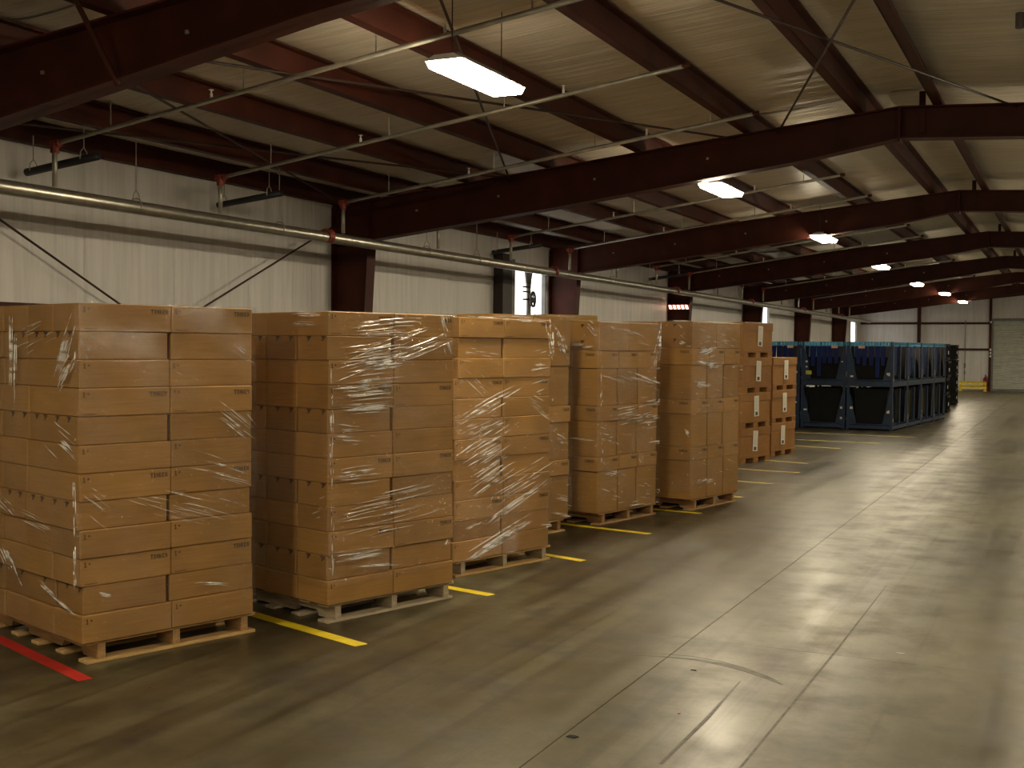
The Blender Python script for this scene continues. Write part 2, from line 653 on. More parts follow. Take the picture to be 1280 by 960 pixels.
# insulation strips of the wall, a seam between each two
seams = []
y = YF
while y < YB - 0.2:
    y1 = min(y + 1.22, YB)
    seams.append((y, y1))
    y = y1
strip_cache = {}
for (a, b2) in seams:
    pieces = [(a, b2, 0.02, EAVE - 0.02)]
    for h in HOLES:
        new = []
        for (p, q, z0, z1) in pieces:
            if q <= h[0] or p >= h[1]:
                new.append((p, q, z0, z1))
                continue
            if p < h[0]:
                new.append((p, h[0], z0, z1))
            if q > h[1]:
                new.append((h[1], q, z0, z1))
            c0, c1 = max(p, h[0]), min(q, h[1])
            new.append((c0, c1, z0, h[2]))
            new.append((c0, c1, h[3], z1))
        pieces = new
    for (p, q, z0, z1) in pieces:
        if q - p < 0.03:
            continue
        # softly pillowed strip
        n = 6
        vs, fs = [], []
        for k in range(n + 1):
            t = k / n
            bulge = 0.004 + 0.014 * (1 - (2 * t - 1) ** 4)
            yy = p + 0.004 + (q - p - 0.008) * t
            for zz in (z0, z1):
                vs.append((XL + bulge, yy, zz))
        for k in range(n):
            fs.append((2 * k, 2 * k + 2, 2 * k + 3, 2 * k + 1))
        me = MB().add(vs, fs).mesh('insulation_strip')
        for pl in me.polygons:
            pl.use_smooth = True
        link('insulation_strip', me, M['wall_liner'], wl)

wr = MB().box(XR, XR + 0.15, YF, YB, 0, raf_top(XR) + PUR_H).build('wall_right', M['wall_liner'])
tag(wr, 'white insulated wall on the far side of the aisle', None, None, 'structure')


def gable(name, y0, y1):
    pts = [(XL - 0.15, 0), (XR + 0.15, 0), (XR + 0.15, raf_top(XR) + PUR_H), (RIDGE_X, RIDGE_Z + PUR_H + 0.05), (XL - 0.15, EAVE)]
    o = MB().prism(pts, 'y', y0, y1).build(name, M['wall_liner'])
    return tag(o, None, None, None, 'structure')


wb = gable('wall_back', YB, YB + 0.15)
wb['label'] = 'white insulated end wall with roller shutter door'
wf = gable('wall_front', YF - 0.15, YF)
wf['label'] = 'white insulated wall behind the viewer'

# ------------------------------------------------------------------ ceiling: insulation between purlins
pts = []
top = 0.05
cl = MB()
cl.prism([(XL - 0.15, EAVE), (RIDGE_X, RIDGE_Z + PUR_H), (RIDGE_X, RIDGE_Z + PUR_H + 0.06), (XL - 0.15, EAVE + 0.06)], 'y', YF - 0.15, YB + 0.15)
cl.prism([(RIDGE_X, RIDGE_Z + PUR_H), (XR + 0.15, raf_top(XR + 0.15) + PUR_H), (XR + 0.15, raf_top(XR + 0.15) + PUR_H + 0.06), (RIDGE_X, RIDGE_Z + PUR_H + 0.06)], 'y', YF - 0.15, YB + 0.15)
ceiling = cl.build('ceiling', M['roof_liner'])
tag(ceiling, 'low pitched roof lined with creased white insulation', None, None, 'structure')
for i in range(len(PURLINS) - 1):
    xa, xb = PURLINS[i] + 0.005, PURLINS[i + 1] - 0.005
    for j in range(len(FRAME_Y)):
        ya = FRAME_Y[j]
        yb = FRAME_Y[j + 1] if j + 1 < len(FRAME_Y) else YB
        nx, ny = (10, 190) if j in (2, 3) else ((8, 110) if j in (4, 5) else (6, 28))
        fine = 1.0 if ny > 28 else 0.0
        vs, fs = [], []
        r2 = random.Random(i * 31 + j)
        ph = [r2.uniform(0, 6.28) for _ in range(6)]
        for a in range(nx + 1):
            t = a / nx
            x = xa + (xb - xa) * t
            zb = (raf_top(xa) * (1 - t) + raf_top(xb) * t) if not (xa < RIDGE_X < xb) else raf_top(x)
            prof = 1 - (2 * t - 1) ** 4
            for c in range(ny + 1):
                w = c / ny
                yy = ya + (yb - ya) * w
                wav = 0.5 * math.sin(yy * 5.1 + ph[0]) + 0.5 * math.sin(yy * 8.3 + ph[1] + 1.2 * t) + 0.4 * math.sin(yy * 13.7 + ph[2])
                cr_ = 0.0
                if fine:
                    env = 0.55 + 0.45 * math.sin(yy * 2.3 + ph[3]) * math.sin(x * 2.1 + yy * 0.7 + ph[4])
                    q1 = yy + 0.10 * math.sin(x * 1.7 + ph[3]) + 0.05 * math.sin(x * 3.9 + ph[5])
                    cr_ = env * (0.0046 * math.sin(q1 * 52 + ph[4]) + 0.0060 * math.sin(q1 * 33 + ph[5] + 2 * math.sin(q1 * 3)) + 0.0020 * math.sin(q1 * 78 + ph[0]))
                    cr_ += 0.006 * max(0.0, math.sin(q1 * 4.7 + ph[2])) ** 14
                vs.append((x, yy, zb + PUR_H - 0.004 - prof * (0.035 + 0.008 * wav + cr_)))
        for a in range(nx):
            for c in range(ny):
                k = a * (ny + 1) + c
                fs.append((k, k + 1, k + ny + 2, k + ny + 1))
        me = MB().add(vs, fs).mesh('insulation_panel', True)
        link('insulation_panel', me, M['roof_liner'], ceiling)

# ------------------------------------------------------------------ purlins
ORD = ['first', 'second', 'third', 'fourth', 'fifth', 'sixth', 'seventh', 'eighth', 'ninth', 'tenth', 'eleventh', 'twelfth', 'thirteenth', 'fourteenth', 'fifteenth', 'sixteenth', 'seventeenth', 'eighteenth', 'nineteenth', 'twentieth', 'twenty-first', 'twenty-second']
for i, x in enumerate(PURLINS):
    z = raf_top(x)
    t, fl = 0.012, 0.075
    s = -1 if x < RIDGE_X else 1
    mb = MB()
    mb.box(x - t / 2, x + t / 2, YF, YB, z, z + PUR_H)
    mb.box(min(x, x + s * fl), max(x, x + s * fl), YF, YB, z, z + t)
    mb.box(min(x, x - s * fl), max(x, x - s * fl), YF, YB, z + PUR_H - t - 0.02, z + PUR_H - 0.02)
    mb.box(min(x + s * fl, x + s * (fl + t)), max(x + s * fl, x + s * (fl + t)), YF, YB, z, z + 0.03)
    o = mb.build('purlin', M['steel'])
    if i == 0:
        lab = 'dark red steel eave beam along top of the left wall'
    else:
        lab = 'dark red steel roof purlin, %s from the left wall' % ORD[i - 1]
    tag(o, lab, 'roof beam', 'roof purlins')

# ------------------------------------------------------------------ rigid frames
FR_NAME = ['behind the viewer, far one', 'just behind the viewer', 'nearest in view, crossing the top left corner', 'second in view, column behind the second carton stack',
           'third in view, column beside the daylight opening', 'fourth in view', 'fifth in view', 'sixth in view', 'last before the end wall']
for i, fy in enumerate(FRAME_Y):
    root = empty('steel_frame', (0, fy, 0))
    tag(root, 'red oxide steel roof frame, ' + FR_NAME[i], 'steel frame', 'rigid roof frames')
    xs = [-8.36, -7.85, -6.6, -5.3, -4.0, -2.6, RIDGE_X]
    xs2 = [RIDGE_X, -0.5, 1.0, 2.5, 4.55, 5.06]
    for side, seq in (('l', xs), ('r', xs2)):
        up = [(x, raf_top(x) - 0.002) for x in seq]
        dn = [(x, raf_bot(x) + (0.0 if i != 2 else max(0.0, min(0.11, 0.045 * (x + 6.6))))) for x in seq]
        MB().prism(up + dn[::-1], 'y', -0.008, 0.008).build('rafter_web', M['steel'], root)
        for nm, pl, sg in (('top_flange', up, -1), ('bottom_flange', dn, 1)):
            pl2 = pl if nm == 'top_flange' else [p for p in pl if -7.9 < p[0] < 4.6]
            q = [(x, z + sg * 0.014) for x, z in pl2]
            MB().prism(pl2 + q[::-1], 'y', -0.095, 0.095).build(nm, M['steel'], root)
    for sg, xw, xi_t, xi_b in ((1, -8.37, -7.85, -8.02), (-1, 5.07, 4.55, 4.72)):
        zt = raf_bot(xi_t)
        MB().prism([(xw, 0), (xi_b, 0), (xi_t, zt), (xw, zt)], 'y', -0.008, 0.008).build('column_web', M['steel'], root)
        MB().prism([(xi_b, 0), (xi_t, zt + 0.02), (xi_t + sg * 0.016, zt + 0.02), (xi_b + sg * 0.016, 0)], 'y', -0.095, 0.095).build('column_flange', M['steel'], root)
        MB().prism([(xw, 0), (xw, raf_top(xw) - 0.02), (xw + sg * 0.014, raf_top(xw) - 0.02), (xw + sg * 0.014, 0)], 'y', -0.095, 0.095).build('column_flange', M['steel'], root)
        # knee stiffener
        MB().box(min(xi_t, xi_t + sg * 0.014), max(xi_t, xi_t + sg * 0.014), -0.09, 0.09, zt, raf_top(xi_t) - 0.02).build('stiffener_plate', M['steel'], root)
    # splice plate at the ridge and bolts on the web
    MB().box(RIDGE_X - 0.013, RIDGE_X + 0.013, -0.1, 0.1, raf_bot(RIDGE_X) - 0.03, RIDGE_Z - 0.004).build('ridge_plate', M['steel'], root)
    # slanting flange braces from bottom flange up to purlins
    for px in ((-5.40,) if i == 2 else ()):
        z0 = raf_bot(px) + 0.03
        MB().tube((px, -0.07, z0), (px, -0.46, raf_top(px) + 0.05), 0.017, 6).build('flange_brace', M['steel'], root)
    MB().box(-1.44, -1.38, -0.03, -0.016, raf_bot(-1.41) + 0.06, raf_top(-1.41) + 0.15).build('clip_plate', M['steel'], root)
    # small bright clips seen on the webs
    for px in (-7.2, -6.1, -4.9, -3.6):
        zc = (raf_bot(px) * 0.45 + raf_top(px) * 0.55)
        MB().box(px - 0.012, px + 0.012, -0.022, -0.008, zc - 0.012, zc + 0.012).build('bolt_cap', M['galv_branch'], root)

# rod bracing in the roof bay between the two nearest frames, then every third bay


def rod(p, q, r, lab, name='brace_rod', mat='rod'):
    o = MB().tube(p, q, r, 8).build(name, M[mat])
    tag(o, lab, 'brace rod', 'steel brace rods')
    return o


Fa, Fb = FRAME_Y[2], FRAME_Y[3]


def rz(x):
    return raf_top(x) - 0.028


PAN = [(-8.15, -5.95, 'beside the left wall'), (-5.95, -3.30, 'above the nearest lamp'), (-2.85, -0.55, 'under the roof ridge')]
for (a, b2, w) in PAN:
    rod((a, Fa + 0.02, rz(a)), (b2, Fb - 0.02, rz(b2)), 0.011, 'thin roof brace rod %s, running away to the right' % w)
    rod((b2, Fa + 0.02, rz(b2) - 0.024), (a, Fb - 0.02, rz(a) - 0.024), 0.011, 'thin roof brace rod %s, running away to the left' % w)
# wall rod bracing
rod((-8.24, Fa + 0.11, 3.37), (-8.24, Fb - 0.1, 0.25), 0.011, 'dark brace rod on left wall, falling away from viewer')
rod((-8.21, Fa + 0.11, 0.28), (-8.21, Fb - 0.1, 3.20), 0.011, 'dark brace rod on left wall, rising away from viewer')
# wall girts
girt = MB().box(XL + 0.02, XL + 0.09, YF, 8.1, 1.92, 2.01).build('trim_1', M['steel'])
tag(girt, 'dark red wall rail behind the nearest stack', None, None, 'structure')

# ------------------------------------------------------------------ end wall fittings
EW = empty('end_wall_framing', (0, YB, 0))
tag(EW, 'dark red steel posts and rails on the white end wall', 'wall framing')
for (xa, xb, z) in ((XL, -3.16, 2.82), (XL, -3.16, 1.73)):
    MB().box(xa, xb, -0.10, 0.0, z - 0.045, z + 0.045).build('rail', M['steel'], EW)
MB().box(-6.03, -5.89, -0.20, -0.10, 0, raf_top(-5.96) + 0.05).build('post', M['steel'], EW)
MB().box(-3.20, -3.10, -0.16, 0.0, 0, raf_top(-3.1) + 0.05).build('post', M['steel'], EW)
for sgn in (0,):
    up = [(x, raf_top(x)) for x in (XL, RIDGE_X, XR)]
    dn = [(x, raf_top(x) - 0.10) for x in (XR, RIDGE_X, XL)]
    MB().prism(up + dn, 'y', -0.12, 0.0).build('rake_beam', M['steel'], EW)
# seams of the end wall facing
for k in range(5):
    x0 = XL + 0.03 + k * 1.05
    vs, fs = [], []
    for t in range(7):
        q = t / 6
        bul = 0.003 + 0.012 * (1 - (2 * q - 1) ** 4)
        xx = x0 + 0.004 + (1.042 if k < 4 else 0.98) * q
        vs += [(xx, YB - bul, 0.01), (xx, YB - bul, raf_top(x0) + 0.14)]
    for t in range(6):
        fs.append((2 * t, 2 * t + 1, 2 * t + 3, 2 * t + 2))
    link('insulation_strip', MB().add(vs, fs).mesh('strip', True), M['wall_liner'], wb)

# roller shutter
door = empty('door_1', (0, YB, 0))
tag(door, 'grey-green ribbed roller shutter in the end wall', None, None, 'structure')
DX0, DX1, DH = -3.06, 1.30, 2.93
mb = MB()
n = 38
vs, fs = [], []
for k in range(n * 4 + 1):
    z = 0.02 + (DH - 0.04) * k / (n * 4)
    ph = (k % 4)
    yv = (-0.05, -0.075, -0.08, -0.06)[ph]
    vs += [(DX0, yv, z), (DX1, yv, z)]
for k in range(n * 4):
    fs.append((2 * k, 2 * k + 1, 2 * k + 3, 2 * k + 2))
cur = MB().add(vs, fs).build('curtain', M['roller'], door)
cur['kind'] = 'stuff'
MB().box(DX0 - 0.05, DX0 + 0.03, -0.14, -0.03, 0, DH + 0.05).build('guide_rail', M['grey_metal'], door)
MB().box(DX1 - 0.03, DX1 + 0.05, -0.14, -0.03, 0, DH + 0.05).build('guide_rail', M['grey_metal'], door)
MB().box(DX0 - 0.05, DX1 + 0.05, -0.16, -0.01, DH, DH + 0.09).build('header', M['grey_metal'], door)
MB().box(DX0, DX1, -0.10, -0.04, 0.0, 0.09).build('bottom_bar', M['grey_metal'], door)
for z in (2.86, 1.72, 1.58, 1.45):
    MB().box(DX0 - 0.10, DX0 - 0.04, -0.19, -0.14, z - 0.04, z + 0.05).build('sensor', M['white_metal'], door)

# conduit on the end wall
cdt = empty('conduit', (-4.12, YB - 0.13, 0))
tag(cdt, 'thin grey conduit rising up the end wall', 'conduit')
MB().tube((0, 0, 0.40), (0, 0, 2.95), 0.016, 8).build('pipe', M['grey_metal'], cdt)
MB().box(-0.035, 0.035, -0.03, 0.03, 0.95, 1.15).build('switch_box', M['grey_metal'], cdt)
MB().box(-0.03, 0.03, -0.03, 0.03, 0.70, 0.82).build('switch_box', M['grey_metal'], cdt)

# yellow guard rail
gd = empty('guard_rail', (-3.75, YB - 0.62, 0))
tag(gd, 'low yellow steel guard rail beside the roller door', 'guard rail')
for s in (-1, 1):
    MB().box(s * 0.47 - 0.05, s * 0.47 + 0.05, -0.05, 0.05, 0.01, 0.40).build('post', M['safety'], gd)
    MB().box(s * 0.47 - 0.09, s * 0.47 + 0.09, -0.09, 0.09, 0, 0.012).build('base_plate', M['safety'], gd)
for z in (0.17, 0.335):
    MB().prism([(-0.09, z - 0.06), (-0.06, z - 0.06), (-0.045, z), (-0.06, z + 0.06), (-0.09, z + 0.06), (-0.075, z)], 'x', -0.53, 0.53).build('beam', M['safety'], gd)

# fire extinguisher
fe = empty('fire_extinguisher', (-3.30, YB - 0.24, 0.02))
tag(fe, 'red fire extinguisher beside the roller shutter post', 'fire extinguisher')
mb = MB()
mb.tube((0, 0, 0), (0, 0, 0.50), 0.085, 14)
mb.tube((0, 0, 0.50), (0, 0, 0.58), 0.085, 14, 0.03)
mb.build('cylinder', M['ext_red'], fe)
MB().tube((0, 0, 0.58), (0, 0, 0.64), 0.025, 8).build('valve', M['grey_metal'], fe)
MB().box(-0.012, 0.012, -0.11, 0.02, 0.64, 0.675).build('handle', M['bin'], fe)
MB().path([(0.02, -0.02, 0.62), (0.11, -0.03, 0.56), (0.115, -0.02, 0.35), (0.1, -0.02, 0.18)], 0.012, 6).build('hose', M['bin'], fe)

# ------------------------------------------------------------------ side openings
WLAB = ['bright daylight opening behind the third carton stack', 'narrow bright daylight opening above the bulk boxes', 'narrow bright daylight opening nearest the end wall']
for i, (a, b2, z0, z1) in enumerate(HOLES):
    w = empty('window_%d' % (i + 1), (XL, (a + b2) / 2, z0))
    tag(w, WLAB[i], None, None, 'structure')
    hw, hh = (b2 - a) / 2, z1 - z0
    t = 0.025
    for nm, bx in (('frame_side', (-0.05, 0.02, -hw, -hw + t, 0, hh)), ('frame_side', (-0.05, 0.02, hw - t, hw, 0, hh)),
                   ('frame_head', (-0.05, 0.02, -hw + t, hw - t, hh - t, hh)), ('frame_sill', (-0.05, 0.04, -hw + t, hw - t, 0, t))):
        MB().box(*bx).build(nm, M['grey_metal'], w)
    pane = MB().box(-0.04, -0.034, -hw + t, hw - t, t, hh - t).build('pane', M['glass'], w)

# steel jamb and side panel next to the first opening
jb = empty('door_jamb', (XL + 0.03, 16.90, 0))
tag(jb, 'dark steel jamb and grey panel left of the daylight opening', 'door jamb')
MB().box(0, 0.16, 0.0, 0.34, 0, 3.15).build('jamb_post', M['steel_dark'], jb)
pn = MB().box(0.0, 0.05, 0.34, 0.69, 0, 3.10).build('side_panel', M['grey_metal'], jb)
for z in (2.62, 2.28):
    MB().box(0.05, 0.056, 0.44, 0.54, z, z + 0.03).build('reflector', M['white_metal'], pn)  # white plates stand in for the bright light slits in the panel

# chain hoist with wheel hanging in front of the opening
ch = empty('chain_hoist', (XL + 0.10, 18.17, 0))
tag(ch, 'dark chain hoist with hand wheel in front of the daylight opening', 'chain hoist')
MB().prism([(-0.16, 3.05), (0.20, 3.05), (0.10, 2.80), (0.05, 2.5), (0.08, 2.2), (0.16, 2.0), (0.18, 1.3), (-0.12, 1.3), (-0.08, 2.0), (-0.05, 2.3), (-0.05, 2.6), (-0.12, 2.85)], 'x', -0.06, -0.035).build('bracket_plate', M['grey_metal'], ch)
WZ = 2.47
ring = [(0.04, 0.09 * math.cos(t * math.pi / 10), WZ + 0.12 * math.sin(t * math.pi / 10)) for t in range(20)]
whl = MB().path(ring, 0.020, 8, True).build('hand_wheel', M['steel_dark'], ch, True)
for k in range(5):
    t = 2 * math.pi * k / 5 + 0.3
    MB().tube((0.04, 0, WZ), (0.04, 0.09 * math.cos(t), WZ + 0.12 * math.sin(t)), 0.012, 6).build('spoke', M['steel_dark'], whl)
MB().tube((-0.04, 0, WZ), (0.06, 0, WZ), 0.022, 8).build('axle', M['steel_dark'], ch)
for z in (2.47, 2.60, 2.68):
    MB().tube((-0.03, -0.24, z - 0.01), (-0.03, 0.04, z), 0.016, 6).build('arm', M['steel_dark'], ch)
MB().path([(0.04, 0.09, WZ), (0.04, 0.095, 1.9), (0.04, 0.09, 1.4)], 0.007, 5).build('chain', M['steel_dark'], ch)
MB().path([(0.04, -0.09, WZ), (0.04, -0.095, 1.9), (0.04, -0.09, 1.4)], 0.007, 5).build('chain', M['steel_dark'], ch)

# slotted light bar on the fourth column
lb = empty('slot_light', (-8.34, FRAME_Y[5] - 0.13, 2.60))
tag(lb, 'short red and white glowing slotted bar on a dark column', 'light')
MB().box(-0.02, 0.48, 0.0, 0.03, -0.06, 0.06).build('backing', M['ext_red'], lb)
for k in range(5):
    x0 = 0.0 + 0.095 * k
    MB().prism([(x0, 0.045), (x0 + 0.06, 0.045), (x0 + 0.09, -0.045), (x0 + 0.03, -0.045)], 'y', -0.008, 0.0).build('slot', M['glow'], lb)

# ------------------------------------------------------------------ sprinkler main and branches
PX, PZ, PR = -7.50, 2.875, 0.060
mn = empty('sprinkler_main', (PX, 0, PZ))
tag(mn, 'thick galvanised sprinkler main running along the left wall', 'pipe')
MB().tube((0, YF, 0), (0, 49.5, -0.05), PR, 20).build('pipe', M['galv'], mn, True)
for yc in (10.98, 17.3, 23.7, 30.0, 36.5, 43.0):
    MB().tube((0, yc - 0.05, 0), (0, yc + 0.05, 0), PR + 0.018, 18).build('coupling', M['redpaint'], mn)
for yc in (8.02, 10.1, 13.2, 14.6, 19.9, 22.0, 26.5, 28.5):
    mb = MB()
    ring = [((PR + 0.006) * math.cos(t * math.pi / 8), yc, (PR + 0.006) * math.sin(t * math.pi / 8)) for t in range(16)]
    mb.path(ring, 0.006, 5, True)
    mb.path([(-0.05, yc, 0.03), (-0.03, yc, 0.10), (0.0, yc, 0.14), (0.03, yc, 0.10), (0.05, yc, 0.03)], 0.005, 5)
    mb.tube((0, yc, 0.14), (0, yc, raf_top(PX) - PZ + 0.02), 0.005, 5)
    mb.build('pipe_hanger', M['galv_branch'], mn)

BY = [7.10, 9.16, 11.29, 13.50, 15.70, 17.95, 20.15, 22.40, 24.6, 26.85, 29.1, 31.3, 33.5, 35.8, 38.0, 40.2, 42.5, 44.7, 46.9]
BEND = [-2.85, -2.84, -2.80, -2.75, -2.75, -2.75] + [-2.75] * 20
for i, yb in enumerate(BY):
    br = empty('sprinkler_branch', (PX, yb, PZ))
    lab = ('thin sprinkler branch pipe across the roof, %s from the viewer' % ORD[i])
    tag(br, lab, 'pipe', 'sprinkler branch pipes')
    z0 = 0.40
    xe = BEND[i] - PX
    zs = raf_top(BEND[i]) - PZ - 0.055
    MB().tube((0, 0, PR * 0.9), (0, 0, z0 - 0.02), 0.021, 10).build('riser', M['galv_branch'], br, True)
    mb = MB()
    mb.tube((0, 0, z0 - 0.075), (0, 0, z0 + 0.02), 0.036, 10)
    mb.tube((-0.05, 0, z0), (0.06, 0, z0), 0.032, 10)
    mb.build('elbow', M['redpaint'], br)
    MB().tube((0, 0, z0), (xe, 0, zs), 0.0185, 10).build('pipe', M['galv_branch'], br, True)
    MB().tube((xe - 0.03, 0, zs), (xe + 0.03, 0, zs + 0.003), 0.022, 8).build('end_cap', M['steel'], br)
    for x in (-6.9, -5.6, -4.45, -3.25):
        t = (x - PX) / xe
        zp = z0 + (zs - z0) * t
        MB().tube((x - PX, 0, zp), (x - PX, 0, raf_top(x) - PZ + 0.03), 0.0055, 5).build('hanger_rod', M['galv_branch'], br)
    for x in (-5.9, -3.9):
        t = (x - PX) / xe
        zp = z0 + (zs - z0) * t
        mb = MB()
        mb.tube((x - PX, 0, zp), (x - PX, 0, zp + 0.05), 0.012, 7)
        mb.tube((x - PX, 0, zp + 0.05), (x - PX, 0, zp + 0.075), 0.007, 7)
        mb.tube((x - PX, 0, zp + 0.075), (x - PX, 0, zp + 0.08), 0.02, 8)
        mb.build('sprinkler_head', M['white_metal'], br)

# black tubes slung near the eaves
for i, yt in enumerate((7.45, 9.98, 13.35, 16.5, 20.3, 24.0, 28.0)):
    bt = empty('slung_tube', (-8.2, yt, 3.13))
    tag(bt, 'black tube slung level under the eaves, %s from the viewer' % ORD[i], 'tube', 'black tubes under the eaves')
    MB().tube((0, 0, 0), (0.82, 0, 0.09), 0.034, 10).build('tube', M['black_tube'], bt, True)
    for x in (0.08, 0.66):
        zz = 0.11 * x
        mb = MB()
        mb.path([(x, 0.04, zz), (x, 0.035, zz + 0.06), (x, 0, zz + 0.10), (x, -0.035, zz + 0.06), (x, -0.04, zz)], 0.005, 5)
        mb.tube((x, 0, zz + 0.10), (x, 0, raf_top(-8.2 + x) - 3.13 + 0.02), 0.005, 5)
        mb.build('hanger', M['galv_branch'], bt)

# pipe stub with valve at the top right
g = ground(1275, 18, 3.90)
vs_ = empty('pipe_stub', (g.x, g.y, 3.84))
tag(vs_, 'small dark red pipe stub hanging under the roof, right edge', 'pipe')
MB().tube((0, 0, 0), (0.5, 0, 0.0), 0.022, 8).build('pipe', M['steel'], vs_)
MB().tube((0, 0, -0.03), (0, 0, 0.07), 0.028, 8).build('head', M['steel_dark'], vs_)

# ------------------------------------------------------------------ lamps
LZ = 3.47
lamp_xy = []
for px in ((597, 94), (902, 235.5), (1030, 297), (1101, 332.5), (1146, 354.5)):
    g = ground(px[0], px[1], LZ)
    lamp_xy.append((g.x, g.y))
lamp_xy += [(-3.72, 39.6), (-3.72, 46.3), (-3.90, 1.25), (-3.72, -5.4)]
left_row = list(lamp_xy)
# the row on the other side of the ridge, out of frame to the right
lamp_xy += [(2 * RIDGE_X + 3.72, q[1]) for q in left_row]
LLAB = ['nearest in view, largest', 'second in view', 'third in view', 'fourth in view', 'fifth in view', 'sixth, far off', 'seventh, by the end wall', 'just behind the viewer', 'far behind the viewer']
for i, (lx, ly) in enumerate(lamp_xy):
    lp = empty('ceiling_lamp', (lx, ly, LZ))
    if i < len(LLAB):
        tag(lp, 'hanging fluorescent roof lamp, ' + LLAB[i], 'lamp', 'roof lamps over the aisle')
    else:
        tag(lp, 'roof lamp right of the ridge, ' + LLAB[i - len(LLAB)].replace(' in view', '').replace(', largest', ''), 'lamp', 'roof lamps right of the ridge')
    hl, hw = 0.47, 0.14
    # folded reflector, open below
    mb = MB()
    o_ = [(-hw, 0.0), (-0.07, 0.035), (0.07, 0.035), (hw, 0.0), (hw - 0.006, -0.004), (0.066, 0.029), (-0.066, 0.029), (-hw + 0.006, -0.004)]
    mb.prism(o_[:1] + o_[1:4] + o_[4:], 'y', -hl, hl)
    mb.build('reflector', M['white_metal'], lp)
    MB().box(-0.05, 0.05, -hl * 0.8, hl * 0.8, 0.036, 0.065).build('ballast_box', M['grey_metal'], lp)
    lens = [(-hw + 0.004, 0.002), (hw - 0.004, 0.002), (hw - 0.03, -0.045), (-hw + 0.03, -0.045)]
    MB().prism(lens, 'y', -hl + 0.008, hl - 0.008).build('lens', M['lamp'], lp)
    for s in (-1, 1):
        MB().prism([(-hw, 0.0), (-0.07, 0.036), (0.07, 0.036), (hw, 0.0)], 'y', s * hl - 0.003, s * hl + 0.003).build('end_plate', M['white_metal'], lp)
        zt = raf_top(lx) - LZ + 0.10
        mb = MB()
        mb.tube((0, s * 0.36, 0.06), (-0.0, s * 0.36, zt), 0.004, 5)
        mb.build('hanger_wire', M['rod'], lp)

# ------------------------------------------------------------------ floor tape
TAPE = [
    ('red', (0, 799), (107, 850), 0.075, 1.2, 'red floor tape line in front of the nearest carton stack'),
    ('yellow', (316, 767.5), (452, 806.6), 0.085, 1.3, 'long bright yellow floor tape between first and second stacks'),
    ('yellow', (553.7, 733), (614, 744), 0.08, 1.4, 'short yellow floor tape between second and third stacks'),
    ('yellow', (681.8, 693.3), (729, 701), 0.08, 1.4, 'short yellow floor tape beyond the third stack'),
    ('yellow', (699.4, 654.3), (812, 667.4), 0.08, 1.2, 'long yellow floor tape before the fifth stack'),
    ('yellow', (818.9, 636.6), (876, 641.8), 0.075, 1.2, 'thin yellow floor tape before the sixth stack'),
    ('yellow_far', (921, 621), (926, 621.6), 0.075, 1.2, 'stub of yellow floor tape peeping past the sixth stack pallet'),
    ('yellow_far', (929.6, 602), (966, 604.6), 0.06, 1.2, 'short yellow floor tape just beyond the sixth stack'),
    ('yellow_far', (928.8, 586.4), (1000, 591), 0.06, 1.2, 'yellow floor tape before the first column of bulk boxes'),
    ('yellow_far', (960, 575.6), (1010, 579.4), 0.06, 1.0, 'yellow floor tape between the two columns of bulk boxes'),
    ('yellow_far', (996, 557.5), (1050, 560.5), 0.08, 1.0, 'faint yellow floor tape just beyond the bulk boxes'),
    ('yellow_far', (996, 549.5), (1100, 554.0), 0.08, 1.0, 'faint yellow floor tape midway between bulk boxes and blue racks'),
    ('yellow_far', (996, 540.5), (1144, 546.6), 0.08, 1.0, 'faint yellow floor tape just before the blue racks'),
]
for (m, a, b2, w, ext, lab) in TAPE:
    g1, g2 = ground(*a), ground(*b2)
    d = (g2 - g1).normalized()
    g0 = g1 - d * ext
    o = ribbon([(g0.x, g0.y), (g1.x, g1.y), (g2.x, g2.y)], w, 0.0, 0.0012).build('floor_tape', M[m])
    tag(o, lab, 'floor tape', 'floor marking tapes')

